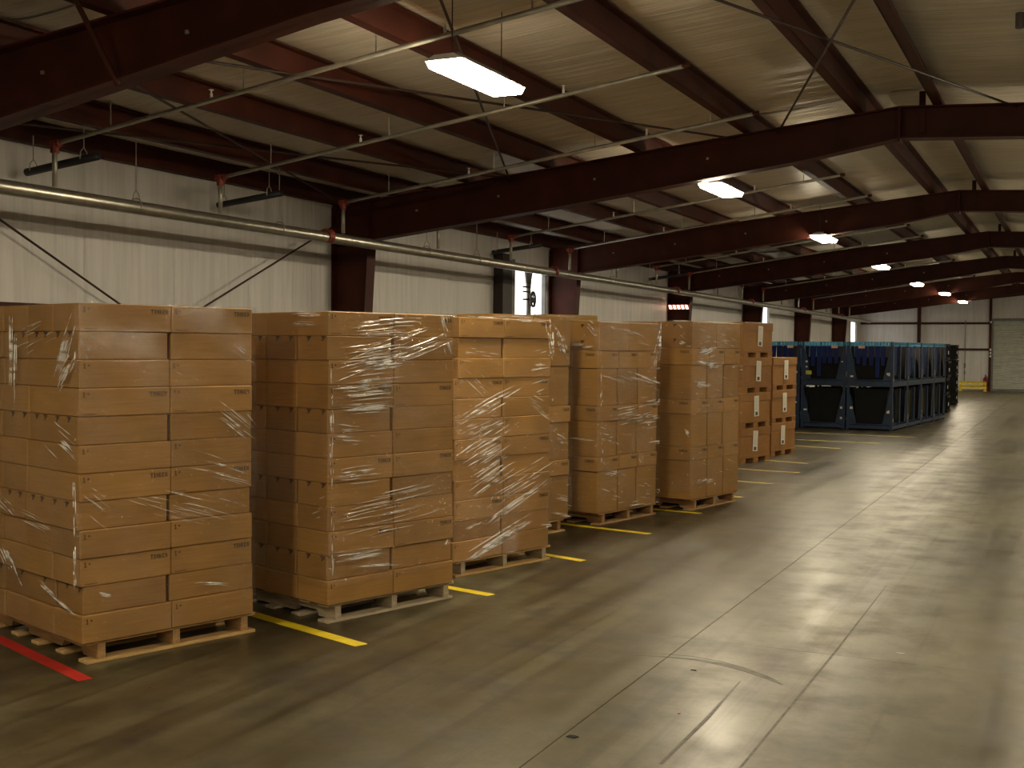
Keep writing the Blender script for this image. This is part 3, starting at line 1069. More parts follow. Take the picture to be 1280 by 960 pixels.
# ------------------------------------------------------------------ printed marks
LET = {
    'T': [[(0, 0.62), (0.14, 0.62), (0.14, 1), (0, 1)], [(0.14, 0.82), (0.86, 0.82), (0.86, 1), (0.14, 1)], [(0.86, 0.62), (1, 0.62), (1, 1), (0.86, 1)],
          [(0.36, 0.14), (0.64, 0.14), (0.64, 0.82), (0.36, 0.82)], [(0.2, 0), (0.8, 0), (0.8, 0.14), (0.2, 0.14)]],
    'I': [[(0.1, 0), (0.9, 0), (0.9, 0.14), (0.1, 0.14)], [(0.1, 0.86), (0.9, 0.86), (0.9, 1), (0.1, 1)], [(0.3, 0.14), (0.7, 0.14), (0.7, 0.86), (0.3, 0.86)]],
    'M': [[(0, 0), (0.3, 0), (0.3, 0.14), (0, 0.14)], [(0.7, 0), (1, 0), (1, 0.14), (0.7, 0.14)], [(0.06, 0.14), (0.24, 0.14), (0.24, 1), (0.06, 1)],
          [(0.76, 0.14), (0.94, 0.14), (0.94, 1), (0.76, 1)], [(0.24, 1), (0.24, 0.72), (0.44, 0.2), (0.54, 0.32)], [(0.76, 1), (0.48, 0.32), (0.54, 0.2), (0.76, 0.72)]],
    'K': [[(0, 0), (0.42, 0), (0.42, 0.14), (0, 0.14)], [(0, 0.86), (0.42, 0.86), (0.42, 1), (0, 1)], [(0.08, 0.14), (0.32, 0.14), (0.32, 0.86), (0.08, 0.86)],
          [(0.32, 0.40), (0.46, 0.55), (0.92, 1), (0.66, 1)], [(0.46, 0.60), (0.36, 0.46), (0.70, 0), (1, 0)]],
    'E': [[(0.05, 0), (0.33, 0), (0.33, 1), (0.05, 1)], [(0.33, 0), (0.95, 0), (0.95, 0.16), (0.33, 0.16)], [(0.33, 0.84), (0.95, 0.84), (0.95, 1), (0.33, 1)],
          [(0.33, 0.43), (0.72, 0.43), (0.72, 0.58), (0.33, 0.58)]],
    'N': [[(0, 0), (0.36, 0), (0.36, 0.12), (0, 0.12)], [(0.08, 0.12), (0.27, 0.12), (0.27, 1), (0.08, 1)], [(0.73, 0), (0.92, 0), (0.92, 0.88), (0.73, 0.88)],
          [(0.64, 0.88), (1, 0.88), (1, 1), (0.64, 1)], [(0.27, 1), (0.27, 0.72), (0.73, 0.0), (0.73, 0.30)]],
}


def word_mesh(text, w, h):
    mb = MB()
    n = len(text)
    adv = w / (n - 0.12)
    for i, ch_ in enumerate(text):
        for poly in LET[ch_]:
            mb.prism([(i * adv + p[0] * adv * 0.88, p[1] * h) for p in poly], 'y', -0.0006, 0.0)
    return mb.mesh('word')


LOGO = word_mesh('TIMKEN', 0.100, 0.024)
LOGO.materials.append(M['ink'])
mk = MB()
mk.prism([(0.000, 0.0), (0.016, 0.0), (0.016, 0.004), (0.000, 0.004)], 'y', -0.0006, 0)
mk.prism([(0.006, 0.004), (0.011, 0.004), (0.011, 0.020), (0.006, 0.020)], 'y', -0.0006, 0)
mk.prism([(0.002, 0.018), (0.011, 0.018), (0.011, 0.026), (0.004, 0.026)], 'y', -0.0006, 0)
mk.prism([(0.024, 0.016), (0.031, 0.010), (0.038, 0.016), (0.031, 0.023)], 'y', -0.0006, 0)
MARK = mk.mesh('handling_mark')
MARK.materials.append(M['ink_soft'])
LINE = MB().box(0, 0.072, -0.0006, 0, 0, 0.003).mesh('printed_line')
LINE.materials.append(M['ink_soft'])
SLOT = MB().prism([(0, 0), (0.050, 0), (0.046, -0.010), (0.034, -0.018), (0.024, -0.030), (0.012, -0.030), (0.018, -0.016)], 'y', -0.0008, 0).mesh('hand_slot')
SLOT.materials.append(M['ink_soft'])

CARTON = {}


def carton_mesh(w, d, h, mat):
    k = (round(w, 3), round(d, 3), round(h, 3), mat)
    if k not in CARTON:
        me = MB().box(-w / 2, w / 2, -d / 2, d / 2, 0, h).mesh('carton', False, 0.0045)
        me.materials.append(M[mat])
        CARTON[k] = me
    return CARTON[k]


class Stack:
    """local frame: x along the aisle face (away), y towards the wall; corner nearest the viewer at the origin"""

    def __init__(s, near_px, right_px, z, yaw_deg=None, width=None, name='', slant=0.0):
        g = ground(near_px[0], near_px[1], z)
        r = ground(right_px[0], right_px[1], z)
        d = r - g
        s.N = g
        s.W = width or math.hypot(d.x, d.y)
        s.yaw = math.radians(yaw_deg) if yaw_deg is not None else math.atan2(d.x, d.y)
        s.a = Vector((math.sin(s.yaw), math.cos(s.yaw), 0))
        s.b = Vector((-math.cos(s.yaw), math.sin(s.yaw), 0))
        s.rz = math.pi / 2 - s.yaw
        s.name = name

    def P(s, x, y, z):
        q = s.N + s.a * x + s.b * y
        return Vector((q.x, q.y, z))

    def face(s, f, u, v):
        """pixel -> (s, z) on the aisle face 'r' or the viewer-side face 'l'"""
        d = ray(u, v)
        C = Vector((0, 0, CAM_H))
        n = s.b if f == 'r' else s.a
        t = ((s.N - C).dot(n)) / d.dot(n)
        p = C + d * t
        q = p - s.N
        return (q.dot(s.a) if f == 'r' else q.dot(s.b)), p.z


def pallet(st, ox, oy, la, lb, h, mats, label, dx=0.0):
    p0 = st.P(ox, oy, 0)
    root = empty('pallet', p0, st.rz)
    tag(root, label, 'pallet', 'wooden pallets under the cartons')
    md, ms = mats
    tb = 0.017
    bw = 0.095
    me_b = MB().box(0, la, 0, bw, 0, tb).mesh('board', False, 0.002)
    me_b.materials.append(M[md])
    sw = 0.042
    zt = h - tb
    notch = [(0, tb), (0.16, tb), (0.18, tb + 0.035), (0.38, tb + 0.035), (0.40, tb), (lb - 0.40, tb), (lb - 0.38, tb + 0.035), (lb - 0.18, tb + 0.035), (lb - 0.16, tb), (lb, tb), (lb, zt), (0, zt)]
    me_s = MB().prism(notch, 'x', 0, sw).mesh('stringer', False)
    me_s.materials.append(M[ms])
    for x in (0.055, la / 2 - sw / 2, la - 0.055 - sw):
        link('stringer', me_s, None, root, (x, 0, 0))
    r = random.Random(int(abs(p0.y) * 100))
    for k in range(5):
        y = (lb - bw) * k / 4
        link('bottom_board', me_b, None, root, (r.uniform(-0.006, 0.006), y, 0), (0, 0, r.uniform(-0.008, 0.008)))
    for k in range(7):
        y = (lb - bw) * k / 6
        link('deck_board', me_b, None, root, (r.uniform(-0.005, 0.005), y, zt), (0, 0, 0))
    return root


ORD12 = ['top', 'second', 'third', 'fourth', 'fifth', 'sixth', 'seventh', 'eighth', 'ninth', 'tenth', 'eleventh', 'bottom']


def put_carton(st, x0, x1, y0, y1, z, h, mat, label, group):
    w, d = round(x1 - x0, 3), round(y1 - y0, 3)
    me = carton_mesh(w, d, h, mat)
    p = st.P((x0 + x1) / 2, (y0 + y1) / 2, z)
    o = link('carton', me, None, None, p, (0, 0, st.rz))
    tag(o, label, 'box', group)
    return o, w, d


def prints_r(o, w, d, h, logo, mark, line):
    if logo:
        link('printed_name', LOGO, None, o, (w / 2 - 0.12, -d / 2 - 0.0004, h - 0.046))
    if mark:
        link('handling_mark', MARK, None, o, (-w / 2 + 0.018, -d / 2 - 0.0004, h - 0.044))
    if line:
        link('printed_line', LINE, None, o, (-w / 2 + 0.02, -d / 2 - 0.0004, 0.012))


PH = 0.115          # pallet height


def small_stack(st, ztop, left_seams, stackname, group, prints=True, slots=True, left_n=4, seed=1, drift=None):
    """twelve layers of flat cartons, two side by side on the aisle face"""
    r = random.Random(seed)
    h = (ztop - PH) / 12
    W = st.W
    tops = []
    for row in range(12):
        z = ztop - h * (row + 1)
        typ = row % 3
        jx, jy = r.uniform(-0.007, 0.007), r.uniform(-0.006, 0.006)
        if drift:
            jx += drift[row][0]
            jy += drift[row][1]
        half = W / 2 + r.uniform(-0.006, 0.006)
        gap = 0.020 if typ == 1 else 0.003
        seam = left_seams[row]
        mat = 'card' if typ != 1 else 'card_b'
        hh = h - 0.0012
        ord_ = ORD12[row]
        inset = 0.006 if typ == 1 else 0.0
        # aisle face, two boxes
        o, w, d = put_carton(st, jx, half - gap, jy + inset, jy + seam[0] - 0.003, z, hh, mat,
                             'brown carton, %s layer, front corner, on %s' % (ord_, stackname), group)
        prints_r(o, w, d, hh, typ == 0 and prints, typ != 1 and prints, typ == 0 and prints)
        if slots and typ == 1:
            for k in (0.12, 0.30, 0.55, 0.78):
                if d > 0.45 or k in (0.30, 0.78):
                    link('hand_slot', SLOT, None, o, (-w / 2 - 0.0004, d / 2 - k * d, hh), (0, 0, -math.pi / 2))
        o, w, d = put_carton(st, half, W + max(-0.01, min(jx * 0.5, 0.008)), jy + inset + r.uniform(-0.003, 0.003), jy + seam[0] - 0.003, z, hh, mat,
                             'brown carton, %s layer, far end of aisle face, on %s' % (ord_, stackname), group)
        prints_r(o, w, d, hh, typ == 0 and prints, typ != 1 and prints, typ == 0 and prints)
        # viewer-side face
        ys = list(seam)
        for k in range(len(ys) - 1):
            if k >= left_n:
                break
            o, w, d = put_carton(st, jx + r.uniform(-0.004, 0.006), half - gap, jy + ys[k] + (0.012 if typ == 1 else 0.001), jy + ys[k + 1] - 0.002, z, hh, mat,
                                 'brown carton, %s layer, %s along left side, on %s' % (ord_, ['second', 'third', 'fourth', 'fifth'][k], stackname), group)
            if slots and typ == 1:
                for kk in (0.3, 0.75):
                    link('hand_slot', SLOT, None, o, (-w / 2 - 0.0004, d / 2 - kk * d, hh), (0, 0, -math.pi / 2))
    return h


def big_stack(st, ztop, stackname, group, sections, ncol=3, depth=0.42, left2=True, seed=1, logo=True):
    """taller cartons: a pair on top, then bands of three; sections = list of (height, kind) from the top"""
    r = random.Random(seed)
    W = st.W
    tot = sum(q[0] for q in sections)
    k_ = (ztop - PH) / tot
    z = ztop
    for row, (hh, kind) in enumerate(sections):
        hh *= k_
        z -= hh
        ord_ = ORD12[row] if row < len(sections) - 1 else 'bottom'
        n = 2 if kind == 'top' else ncol
        if n > 2:
            names = ['front corner', 'middle of aisle face', 'far end of aisle face']
        else:
            names = ['front corner', 'far end of aisle face']
        cuts = [W * i / n + (0 if i in (0, n) else r.uniform(-0.012, 0.012)) for i in range(n + 1)]
        inset = 0.010 if kind == 'body' else 0.0
        jx, jy = r.uniform(-0.005, 0.005), r.uniform(-0.006, 0.006)
        mat = {'top': 'card', 'label': 'card', 'body': 'card_b'}[kind]
        for i in range(n):
            gap = (0.014 if kind == 'body' else 0.004) if i < n - 1 else 0.0
            o, w, d = put_carton(st, cuts[i] + jx + (inset if i == 0 else 0), cuts[i + 1] + jx - gap, jy + inset, jy + depth, z, hh - 0.002, mat,
                                 'brown carton, %s layer, %s, on %s' % (ord_, names[i], stackname), group)
            if kind == 'label' and logo:
                link('printed_name', LOGO, None, o, (w / 2 - 0.12, -d / 2 - 0.0004, hh - 0.05))
                if i == 0:
                    link('printed_name', LOGO, None, o, (-w / 2 - 0.0004, -d / 2 + 0.14, hh - 0.05), (0, 0, -math.pi / 2))
            if kind == 'top' and i == 0:
                link('flap_edge', SLOT, None, o, (-w / 2 - 0.0004, d * 0.05, hh * 0.9), (0, 0, -math.pi / 2))
                link('flap_edge', SLOT, None, o, (-w / 2 - 0.0004, d * 0.05, hh * 0.35), (0, 0, -math.pi / 2))
        if left2:
            o, w, d = put_carton(st, jx + inset, W * 0.5 + jx, jy + depth + 0.004, jy + 2 * depth, z, hh - 0.002, mat,
                                 'brown carton, %s layer, second along left side, on %s' % (ord_, stackname), group)


# ------------------------------------------------------------------ stretch wrap
def wrap(st, z0, z1, depth, film, label, clusters, seed=3, off=0.026):
    r = random.Random(seed)
    root = empty('stretch_wrap', st.P(0, 0, 0), st.rz)
    tag(root, label, 'plastic film', 'stretch wraps')
    W, D = st.W + off, depth
    per = []
    def seg(p, q, n):
        for i in range(n):
            t = i / n
            per.append((p[0] + (q[0] - p[0]) * t, p[1] + (q[1] - p[1]) * t))
    o = -off
    rr = 0.02
    seg((o + rr, o), (W - rr, o), 26)
    seg((W - rr, o), (W, o + rr), 2)
    seg((W, o + rr), (W, D - rr), 18)
    seg((W, D - rr), (W - rr, D), 2)
    seg((W - rr, D), (o + rr, D), 18)
    seg((o + rr, D), (o, D - rr), 2)
    seg((o, D - rr), (o, o + rr), 26)
    seg((o, o + rr), (o + rr, o), 2)
    n = len(per)
    nz = 36
    cx, cy_ = W / 2, D / 2
    vs, uvs = [], []
    s_acc = [0.0]
    for i in range(n):
        a, b2 = per[i], per[(i + 1) % n]
        s_acc.append(s_acc[-1] + math.hypot(b2[0] - a[0], b2[1] - a[1]))
    for j in range(nz + 1):
        z = z0 + (z1 - z0) * j / nz
        for i in range(n + 1):
            p = per[i % n]
            s = s_acc[i]
            w = 0.0035 * math.sin(s * 9 + z * 14 + seed) + 0.003 * math.sin(s * 23 - z * 31 + 2 * seed)
            nx_, ny_ = (p[0] - cx) / (W / 2), (p[1] - cy_) / (D / 2)
            k = 1 if abs(nx_) > abs(ny_) else 0
            if i % n == 0:
                w = 0
            vx = p[0] + (w * math.copysign(1, nx_) if k else 0)
            vy = p[1] + (w * math.copysign(1, ny_) if not k else 0)
            vs.append((vx, vy, z))
            uvs.append((s, z))
    fs = []
    for j in range(nz):
        for i in range(n):
            a = j * (n + 1) + i
            fs.append((a, a + 1, a + n + 2, a + n + 1))
    me = bpy.data.meshes.new('film')
    me.from_pydata(vs, [], fs)
    ul = me.uv_layers.new(name='UVMap')
    for lp in me.loops:
        ul.data[lp.index].uv = uvs[lp.vertex_index]
    for p in me.polygons:
        p.use_smooth = True
    link('film', me, film, root)
    # folds: narrow raised pleats of film, placed on the faces
    mb = MB()
    for (f, a, b2, spread, cnt, lf, rad) in clusters:
        for k in range(int(cnt * 1.3)):
            du, dv = r.gauss(0, 0.75) * spread[0], r.gauss(0, 0.75) * spread[1]
            frac = r.uniform(*lf)
            st0 = r.uniform(0, 1 - frac)
            pa = (a[0] + (b2[0] - a[0]) * st0 + du, a[1] + (b2[1] - a[1]) * st0 + dv)
            pb = (a[0] + (b2[0] - a[0]) * (st0 + frac) + du, a[1] + (b2[1] - a[1]) * (st0 + frac) + dv + r.uniform(-0.12, 0.12) * spread[1])
            s0, za = st.face(f, *pa)
            s1, zb = st.face(f, *pb)
            lim = st.W if f == 'r' else D
            s0, s1 = min(max(s0, -0.01), lim + 0.005), min(max(s1, -0.01), lim + 0.005)
            za, zb = min(max(za, z0), z1 + 0.005), min(max(zb, z0), z1 + 0.005)
            ln = math.hypot(s1 - s0, zb - za)
            if ln < 0.008:
                continue
            m = max(4, int(ln / 0.035))
            pts = []
            bow = r.uniform(-0.03, 0.03) * ln
            for q in range(m + 1):
                t = q / m
                ss = s0 + (s1 - s0) * t
                zz = za + (zb - za) * t + bow * 4 * t * (1 - t) + r.uniform(-0.0012, 0.0012)
                e = off + 0.005 + r.uniform(-0.0012, 0.0012)
                pts.append((ss, -e, zz) if f == 'r' else (-e, ss, zz))
            rad_ = rad * r.uniform(0.6, 1.6)
            # tapered pleat with a five-sided section
            nn = len(mb.v)
            mb.path(pts, rad_, 5)
            for q in range(m + 1):
                t = q / m
                sc = max(0.25, min(1, 4 * t * (1 - t) + 0.2))
                c = Vector(pts[q])
                for e in range(5):
                    idx = nn + q * 5 + e
                    mb.v[idx] = tuple(c + (Vector(mb.v[idx]) - c) * sc)
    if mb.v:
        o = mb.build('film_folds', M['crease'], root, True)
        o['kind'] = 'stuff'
    return root


# ---- stack 1
S1 = Stack((101, 806), (315.5, 766), PH, 18.2, 1.03)
seams1 = [[0.30, 0.60, 0.90, 1.22], [0.585, 0.90, 1.22], [0.585, 0.90, 1.22], [0.57, 0.92, 1.22], [0.565, 0.90, 1.22], [0.59, 0.93, 1.22],
          [0.60, 0.91, 1.22], [0.60, 0.91, 1.22], [0.33, 0.62, 0.92, 1.22], [0.31, 0.92, 1.22], [0.29, 0.92, 1.22], [0.32, 0.62, 0.92, 1.22]]
dr1 = [(0.0, 0.0), (0, 0.0), (-0.004, 0.0), (-0.008, 0), (-0.008, 0.0), (-0.010, 0), (-0.010, 0), (-0.010, 0), (-0.010, 0.0), (0.008, 0.004), (0.010, 0.0), (0.0, -0.006)]
small_stack(S1, 1.862, seams1, 'the nearest wrapped stack', 'cartons on the nearest pallet', True, True, 3, 11, dr1)
pallet(S1, 0.045, 0.015, 1.02, 1.20, PH, ('pine', 'pine_y'), 'fresh yellow pine pallet under the nearest stack')
# ---- stack 2
S2 = Stack((409.4, 757.5), (562, 727.5), PH, 17.8, 1.02)
seams2 = [[0.30, 0.62, 0.92, 1.22]] * 12
dr2 = [(0, 0)] * 11 + [(0.0, -0.012)]
small_stack(S2, 1.858, seams2, 'the second wrapped stack', 'cartons on the second pallet', True, True, 3, 23, dr2)
pallet(S2, 0.02, 0.02, 1.04, 1.20, PH, ('pine_grey', 'pine_grey_y'), 'pale weathered pallet under the second stack')
# ---- stack 3
S3 = Stack((565.8, 704), (688, 682), PH, 17.0, 1.045)
dr3 = [(0.045, 0.0), (0.05, 0.0), (0.04, 0), (0.0, 0), (0.005, 0), (0.0, 0), (0.015, 0), (0.01, 0), (0.01, 0), (0.01, 0), (0.008, 0), (0.0, 0)]
small_stack(S3, 1.866, [[0.30, 0.62]] * 12, 'the third wrapped stack', 'cartons on the third pallet', True, False, 1, 37, dr3)
pallet(S3, 0.05, 0.02, 1.04, 1.20, PH, ('pine', 'pine_grey_y'), 'pine pallet under the third stack')
# ---- stack 3b, set back in its bay
gR = ground(711, 648, PH)
S4 = Stack((711, 648), (711, 648), PH, 15.0, 1.05)
S4.N = gR - S4.a * 1.05
SEC = [(0.27, 'top'), (0.165, 'label'), (0.345, 'body'), (0.145, 'label'), (0.33, 'body'), (0.135, 'label'), (0.39, 'body')]
big_stack(S4, 1.935, 'the set-back fourth stack', 'cartons on the fourth pallet', SEC, 2, 0.42, False, 5)
pallet(S4, 0.0, 0.03, 1.02, 1.20, PH, ('pine', 'pine_brown_y'), 'pine pallet under the set-back fourth stack')
# ---- stack 4
S5 = Stack((746.5, 643), (820, 628), PH, 12.5, 1.05)
big_stack(S5, 1.90, 'the fifth wrapped stack', 'cartons on the fifth pallet', SEC, 3, 0.40, True, 8)
pallet(S5, 0.06, 0.02, 1.02, 1.20, PH, ('pine_brown', 'pine_brown_y'), 'brown pallet under the fifth stack')
# ---- stack 5
S6 = Stack((863, 625.5), (929, 612), PH, 12.0, 1.06)
big_stack(S6, 1.935, 'the sixth wrapped stack', 'cartons on the sixth pallet', SEC, 3, 0.42, True, 13, True)
pallet(S6, 0.06, 0.02, 1.00, 1.20, PH, ('pine_brown', 'pine_brown_y'), 'brown pallet under the sixth stack')

# loose carton lids lying on top of stacks
lid = empty('carton_tray', S5.P(0.25, 0.62, 1.908), S5.rz - 0.35)
tag(lid, 'pale open carton tray lying on top of the fifth stack', 'box')
MB().box(-0.30, 0.30, -0.20, 0.20, 0, 0.012).build('tray_base', M['card_light'], lid)
for nm, bx in (('tray_side', (-0.30, 0.30, -0.20, -0.192, 0.012, 0.06)), ('tray_side', (-0.30, 0.30, 0.192, 0.20, 0.012, 0.06)),
               ('tray_end', (-0.30, -0.292, -0.192, 0.192, 0.012, 0.06)), ('tray_end', (0.292, 0.30, -0.192, 0.192, 0.012, 0.06))):
    MB().box(*bx).build(nm, M['card_light'], lid)

FILM_H = mat_film('stretch_film_level', 0.08, 0.05, 0.10, 0.7)
FILM_D = mat_film('stretch_film_slanting', -0.35, 0.045, 0.10, 0.7)
FILM_U = mat_film('stretch_film_rising', 0.62, 0.05, 0.10, 0.7)
FILM_F = mat_film('stretch_film_crumpled', 0.2, 0.06, 0.10, 0.9, (2.0, 8.0))

wrap(S1, 0.13, 1.868, 1.24, FILM_D, 'clear stretch film wound round the nearest carton stack', [
    ('r', (267, 508), (312, 545), (10, 10), 9, (0.3, 1.0), 0.0016),
    ('r', (286, 433), (313, 452), (4, 5), 5, (0.3, 0.9), 0.0018),
    ('r', (160, 612), (300, 648), (14, 16), 12, (0.15, 0.5), 0.0014),
    ('r', (235, 572), (312, 592), (10, 12), 9, (0.2, 0.7), 0.0015),
    ('r', (242, 728), (284, 729), (2, 2), 3, (0.5, 1.0), 0.0020),
    ('r', (118, 740), (134, 745), (4, 3), 4, (0.4, 1.0), 0.0024),
    ('r', (103, 420), (118, 440), (6, 10), 8, (0.2, 0.8), 0.0016),
    ('r', (104, 620), (130, 640), (6, 10), 6, (0.3, 1.0), 0.0014),
    ('l', (76, 470), (100, 395), (4, 6), 14, (0.15, 0.6), 0.0020),
    ('l', (80, 480), (100, 440), (6, 14), 14, (0.2, 0.5), 0.0022),
    ('l', (20, 388), (20, 512), (1.5, 2), 5, (0.3, 0.8), 0.0022),
    ('l', (25, 388), (25, 512), (1.5, 2), 5, (0.3, 0.8), 0.0022),
    ('l', (80, 540), (101, 560), (8, 14), 12, (0.3, 1.0), 0.0018),
    ('l', (56, 728), (100, 769), (3, 3), 5, (0.5, 1.0), 0.0024),
    ('l', (0, 618), (22, 640), (4, 4), 5, (0.4, 1.0), 0.0022),
    ('l', (0, 672), (24, 725), (6, 10), 6, (0.3, 0.8), 0.0024),
    ('l', (28, 640), (70, 660), (8, 8), 5, (0.3, 0.8), 0.0014),
    ('l', (98, 600), (101, 740), (2, 6), 10, (0.05, 0.2), 0.0022),
    ('l', (28, 430), (70, 410), (10, 14), 8, (0.2, 0.7), 0.0014),
], 3)
wrap(S2, 0.22, 1.864, 1.24, FILM_H, 'clear stretch film wound round the second carton stack, bright level creases', [
    ('r', (436, 412), (516, 405), (8, 7), 9, (0.4, 1.0), 0.0017),
    ('r', (415, 474), (560, 420), (12, 10), 12, (0.25, 0.7), 0.0018),
    ('r', (430, 456), (505, 445), (16, 12), 24, (0.3, 0.9), 0.0020),
    ('r', (415, 488), (500, 478), (12, 9), 20, (0.3, 0.9), 0.0018),
    ('r', (420, 508), (492, 503), (10, 8), 12, (0.3, 0.9), 0.0017),
    ('r', (412, 545), (470, 552), (10, 12), 12, (0.2, 0.7), 0.0017),
    ('r', (415, 597), (468, 590), (8, 8), 10, (0.3, 0.8), 0.0018),
    ('r', (413, 648), (545, 618), (10, 14), 14, (0.25, 0.8), 0.0016),
    ('r', (453, 669), (486, 660), (3, 3), 4, (0.4, 1.0), 0.0020),
    ('r', (412, 698), (478, 688), (5, 5), 9, (0.3, 0.9), 0.0020),
    ('r', (435, 708), (496, 705), (4, 2), 4, (0.4, 1.0), 0.0018),
    ('r', (548, 690), (556, 675), (2, 4), 4, (0.4, 0.9), 0.0022),
    ('r', (548, 395), (562, 460), (4, 12), 16, (0.1, 0.35), 0.0018),
    ('r', (410, 420), (412, 740), (1.5, 10), 14, (0.02, 0.1), 0.0022),
    ('l', (370, 392), (406, 393), (2, 3), 5, (0.5, 1.0), 0.0022),
    ('l', (370, 403), (400, 405), (3, 3), 4, (0.4, 1.0), 0.0018),
    ('l', (392, 640), (408, 634), (6, 8), 5, (0.3, 1.0), 0.0014),
], 4)
wrap(S3, 0.125, 1.872, 1.24, FILM_U, 'clear stretch film round the third carton stack, steep diagonal creases', [
    ('r', (568, 530), (645, 485), (6, 4), 8, (0.4, 1.0), 0.0024),
    ('r', (570, 545), (632, 520), (8, 8), 9, (0.3, 0.8), 0.0018),
    ('r', (575, 575), (632, 540), (10, 12), 16, (0.25, 0.7), 0.0018),
    ('r', (572, 618), (640, 572), (14, 14), 15, (0.25, 0.7), 0.0018),
    ('r', (612, 622), (684, 580), (10, 8), 9, (0.25, 0.7), 0.0018),
    ('r', (605, 655), (680, 602), (5, 5), 9, (0.4, 1.0), 0.0020),
    ('r', (576, 702), (662, 648), (4, 4), 12, (0.5, 1.0), 0.0024),
    ('r', (578, 660), (600, 648), (3, 3), 3, (0.5, 1.0), 0.0020),
    ('r', (674, 658), (686, 656), (2, 2), 3, (0.5, 1.0), 0.0020),
    ('r', (578, 460), (610, 490), (8, 8), 5, (0.3, 0.8), 0.0014),
    ('r', (660, 470), (688, 462), (10, 16), 12, (0.2, 0.6), 0.0016),
    ('r', (655, 498), (686, 520), (6, 8), 6, (0.3, 0.8), 0.0015),
    ('r', (572, 440), (625, 448), (6, 5), 8, (0.1, 0.3), 0.0016),
    ('r', (571, 396), (686, 402), (2, 2), 8, (0.2, 0.5), 0.0016),
    ('r', (684, 408), (690, 448), (3, 6), 16, (0.15, 0.5), 0.0022),
], 5)
wrap(S4, 0.13, 1.94, 1.24, FILM_F, 'clear stretch film round the set-back fourth stack', [
    ('r', (690, 622), (711, 628), (2, 4), 6, (0.4, 1.0), 0.0022),
    ('r', (690, 640), (711, 646), (2, 3), 6, (0.4, 1.0), 0.0022),
    ('r', (690, 545), (708, 556), (2, 5), 5, (0.3, 0.9), 0.0018),
    ('r', (692, 408), (706, 448), (3, 5), 18, (0.15, 0.5), 0.0026),
    ('r', (706, 605), (711, 600), (2, 4), 5, (0.4, 1.0), 0.0022),
], 6)
wrap(S5, 0.13, 1.906, 1.22, FILM_F, 'crumpled clear stretch film round the fifth carton stack', [
    ('r', (772, 520), (805, 514), (10, 6), 14, (0.3, 0.9), 0.0024),
    ('r', (800, 526), (830, 520), (6, 6), 10, (0.3, 0.9), 0.0022),
    ('r', (778, 465), (831, 482), (6, 3), 8, (0.3, 0.9), 0.0024),
    ('r', (816, 455), (828, 402), (4, 8), 24, (0.1, 0.4), 0.0024),
    ('r', (755, 410), (812, 430), (8, 8), 9, (0.2, 0.6), 0.0018),
    ('r', (750, 460), (795, 475), (8, 6), 6, (0.3, 0.8), 0.0020),
    ('r', (815, 458), (832, 458), (3, 2), 4, (0.5, 1.0), 0.0024),
    ('r', (795, 505), (831, 500), (8, 6), 10, (0.15, 0.4), 0.0022),
    ('r', (748, 545), (770, 552), (6, 10), 10, (0.2, 0.6), 0.0018),
    ('r', (806, 553), (830, 550), (4, 2), 7, (0.2, 0.5), 0.0022),
    ('r', (752, 588), (780, 594), (6, 3), 7, (0.3, 0.8), 0.0022),
    ('r', (746, 615), (770, 620), (5, 5), 10, (0.2, 0.6), 0.0022),
    ('r', (772, 630), (800, 627), (6, 4), 8, (0.2, 0.5), 0.0022),
    ('r', (803, 615), (822, 620), (8, 12), 20, (0.15, 0.5), 0.0022),
    ('r', (748, 430), (749, 600), (1.5, 10), 14, (0.02, 0.06), 0.0026),
    ('l', (716, 431), (745, 434), (2, 2), 9, (0.3, 0.9), 0.0030),
    ('l', (736, 405), (746, 415), (4, 6), 7, (0.3, 0.9), 0.0024),
    ('l', (714, 546), (745, 550), (2, 1), 3, (0.5, 1.0), 0.0020),
], 7)
wrap(S6, 0.20, 1.942, 1.26, FILM_H, 'clear stretch film round the sixth carton stack', [
    ('r', (868, 442), (890, 434), (4, 5), 14, (0.4, 1.0), 0.0028),
    ('r', (870, 452), (888, 455), (4, 4), 9, (0.4, 1.0), 0.0032),
    ('r', (882, 458), (895, 456), (2, 2), 5, (0.5, 1.0), 0.0034),
    ('r', (865, 478), (886, 480), (4, 5), 12, (0.3, 0.9), 0.0026),
    ('r', (866, 512), (886, 508), (3, 3), 6, (0.3, 0.9), 0.0022),
    ('r', (866, 604), (888, 598), (3, 2), 8, (0.4, 1.0), 0.0024),
    ('r', (910, 460), (927, 459), (4, 3), 8, (0.2, 0.5), 0.0026),
    ('r', (875, 410), (920, 430), (10, 10), 14, (0.1, 0.3), 0.0018),
    ('r', (866, 403), (926, 405), (2, 1), 7, (0.2, 0.5), 0.0022),
    ('r', (872, 490), (924, 500), (12, 20), 12, (0.08, 0.2), 0.0018),
    ('r', (870, 560), (920, 580), (12, 20), 12, (0.06, 0.2), 0.0018),
    ('l', (852, 429), (863, 434), (3, 2), 9, (0.5, 1.0), 0.0034),
    ('l', (836, 401), (862, 401), (2, 1), 5, (0.4, 1.0), 0.0024),
    ('l', (850, 410), (863, 420), (4, 8), 6, (0.2, 0.6), 0.0022),
    ('l', (858, 537), (863, 544), (2, 2), 5, (0.5, 1.0), 0.0028),
], 8)

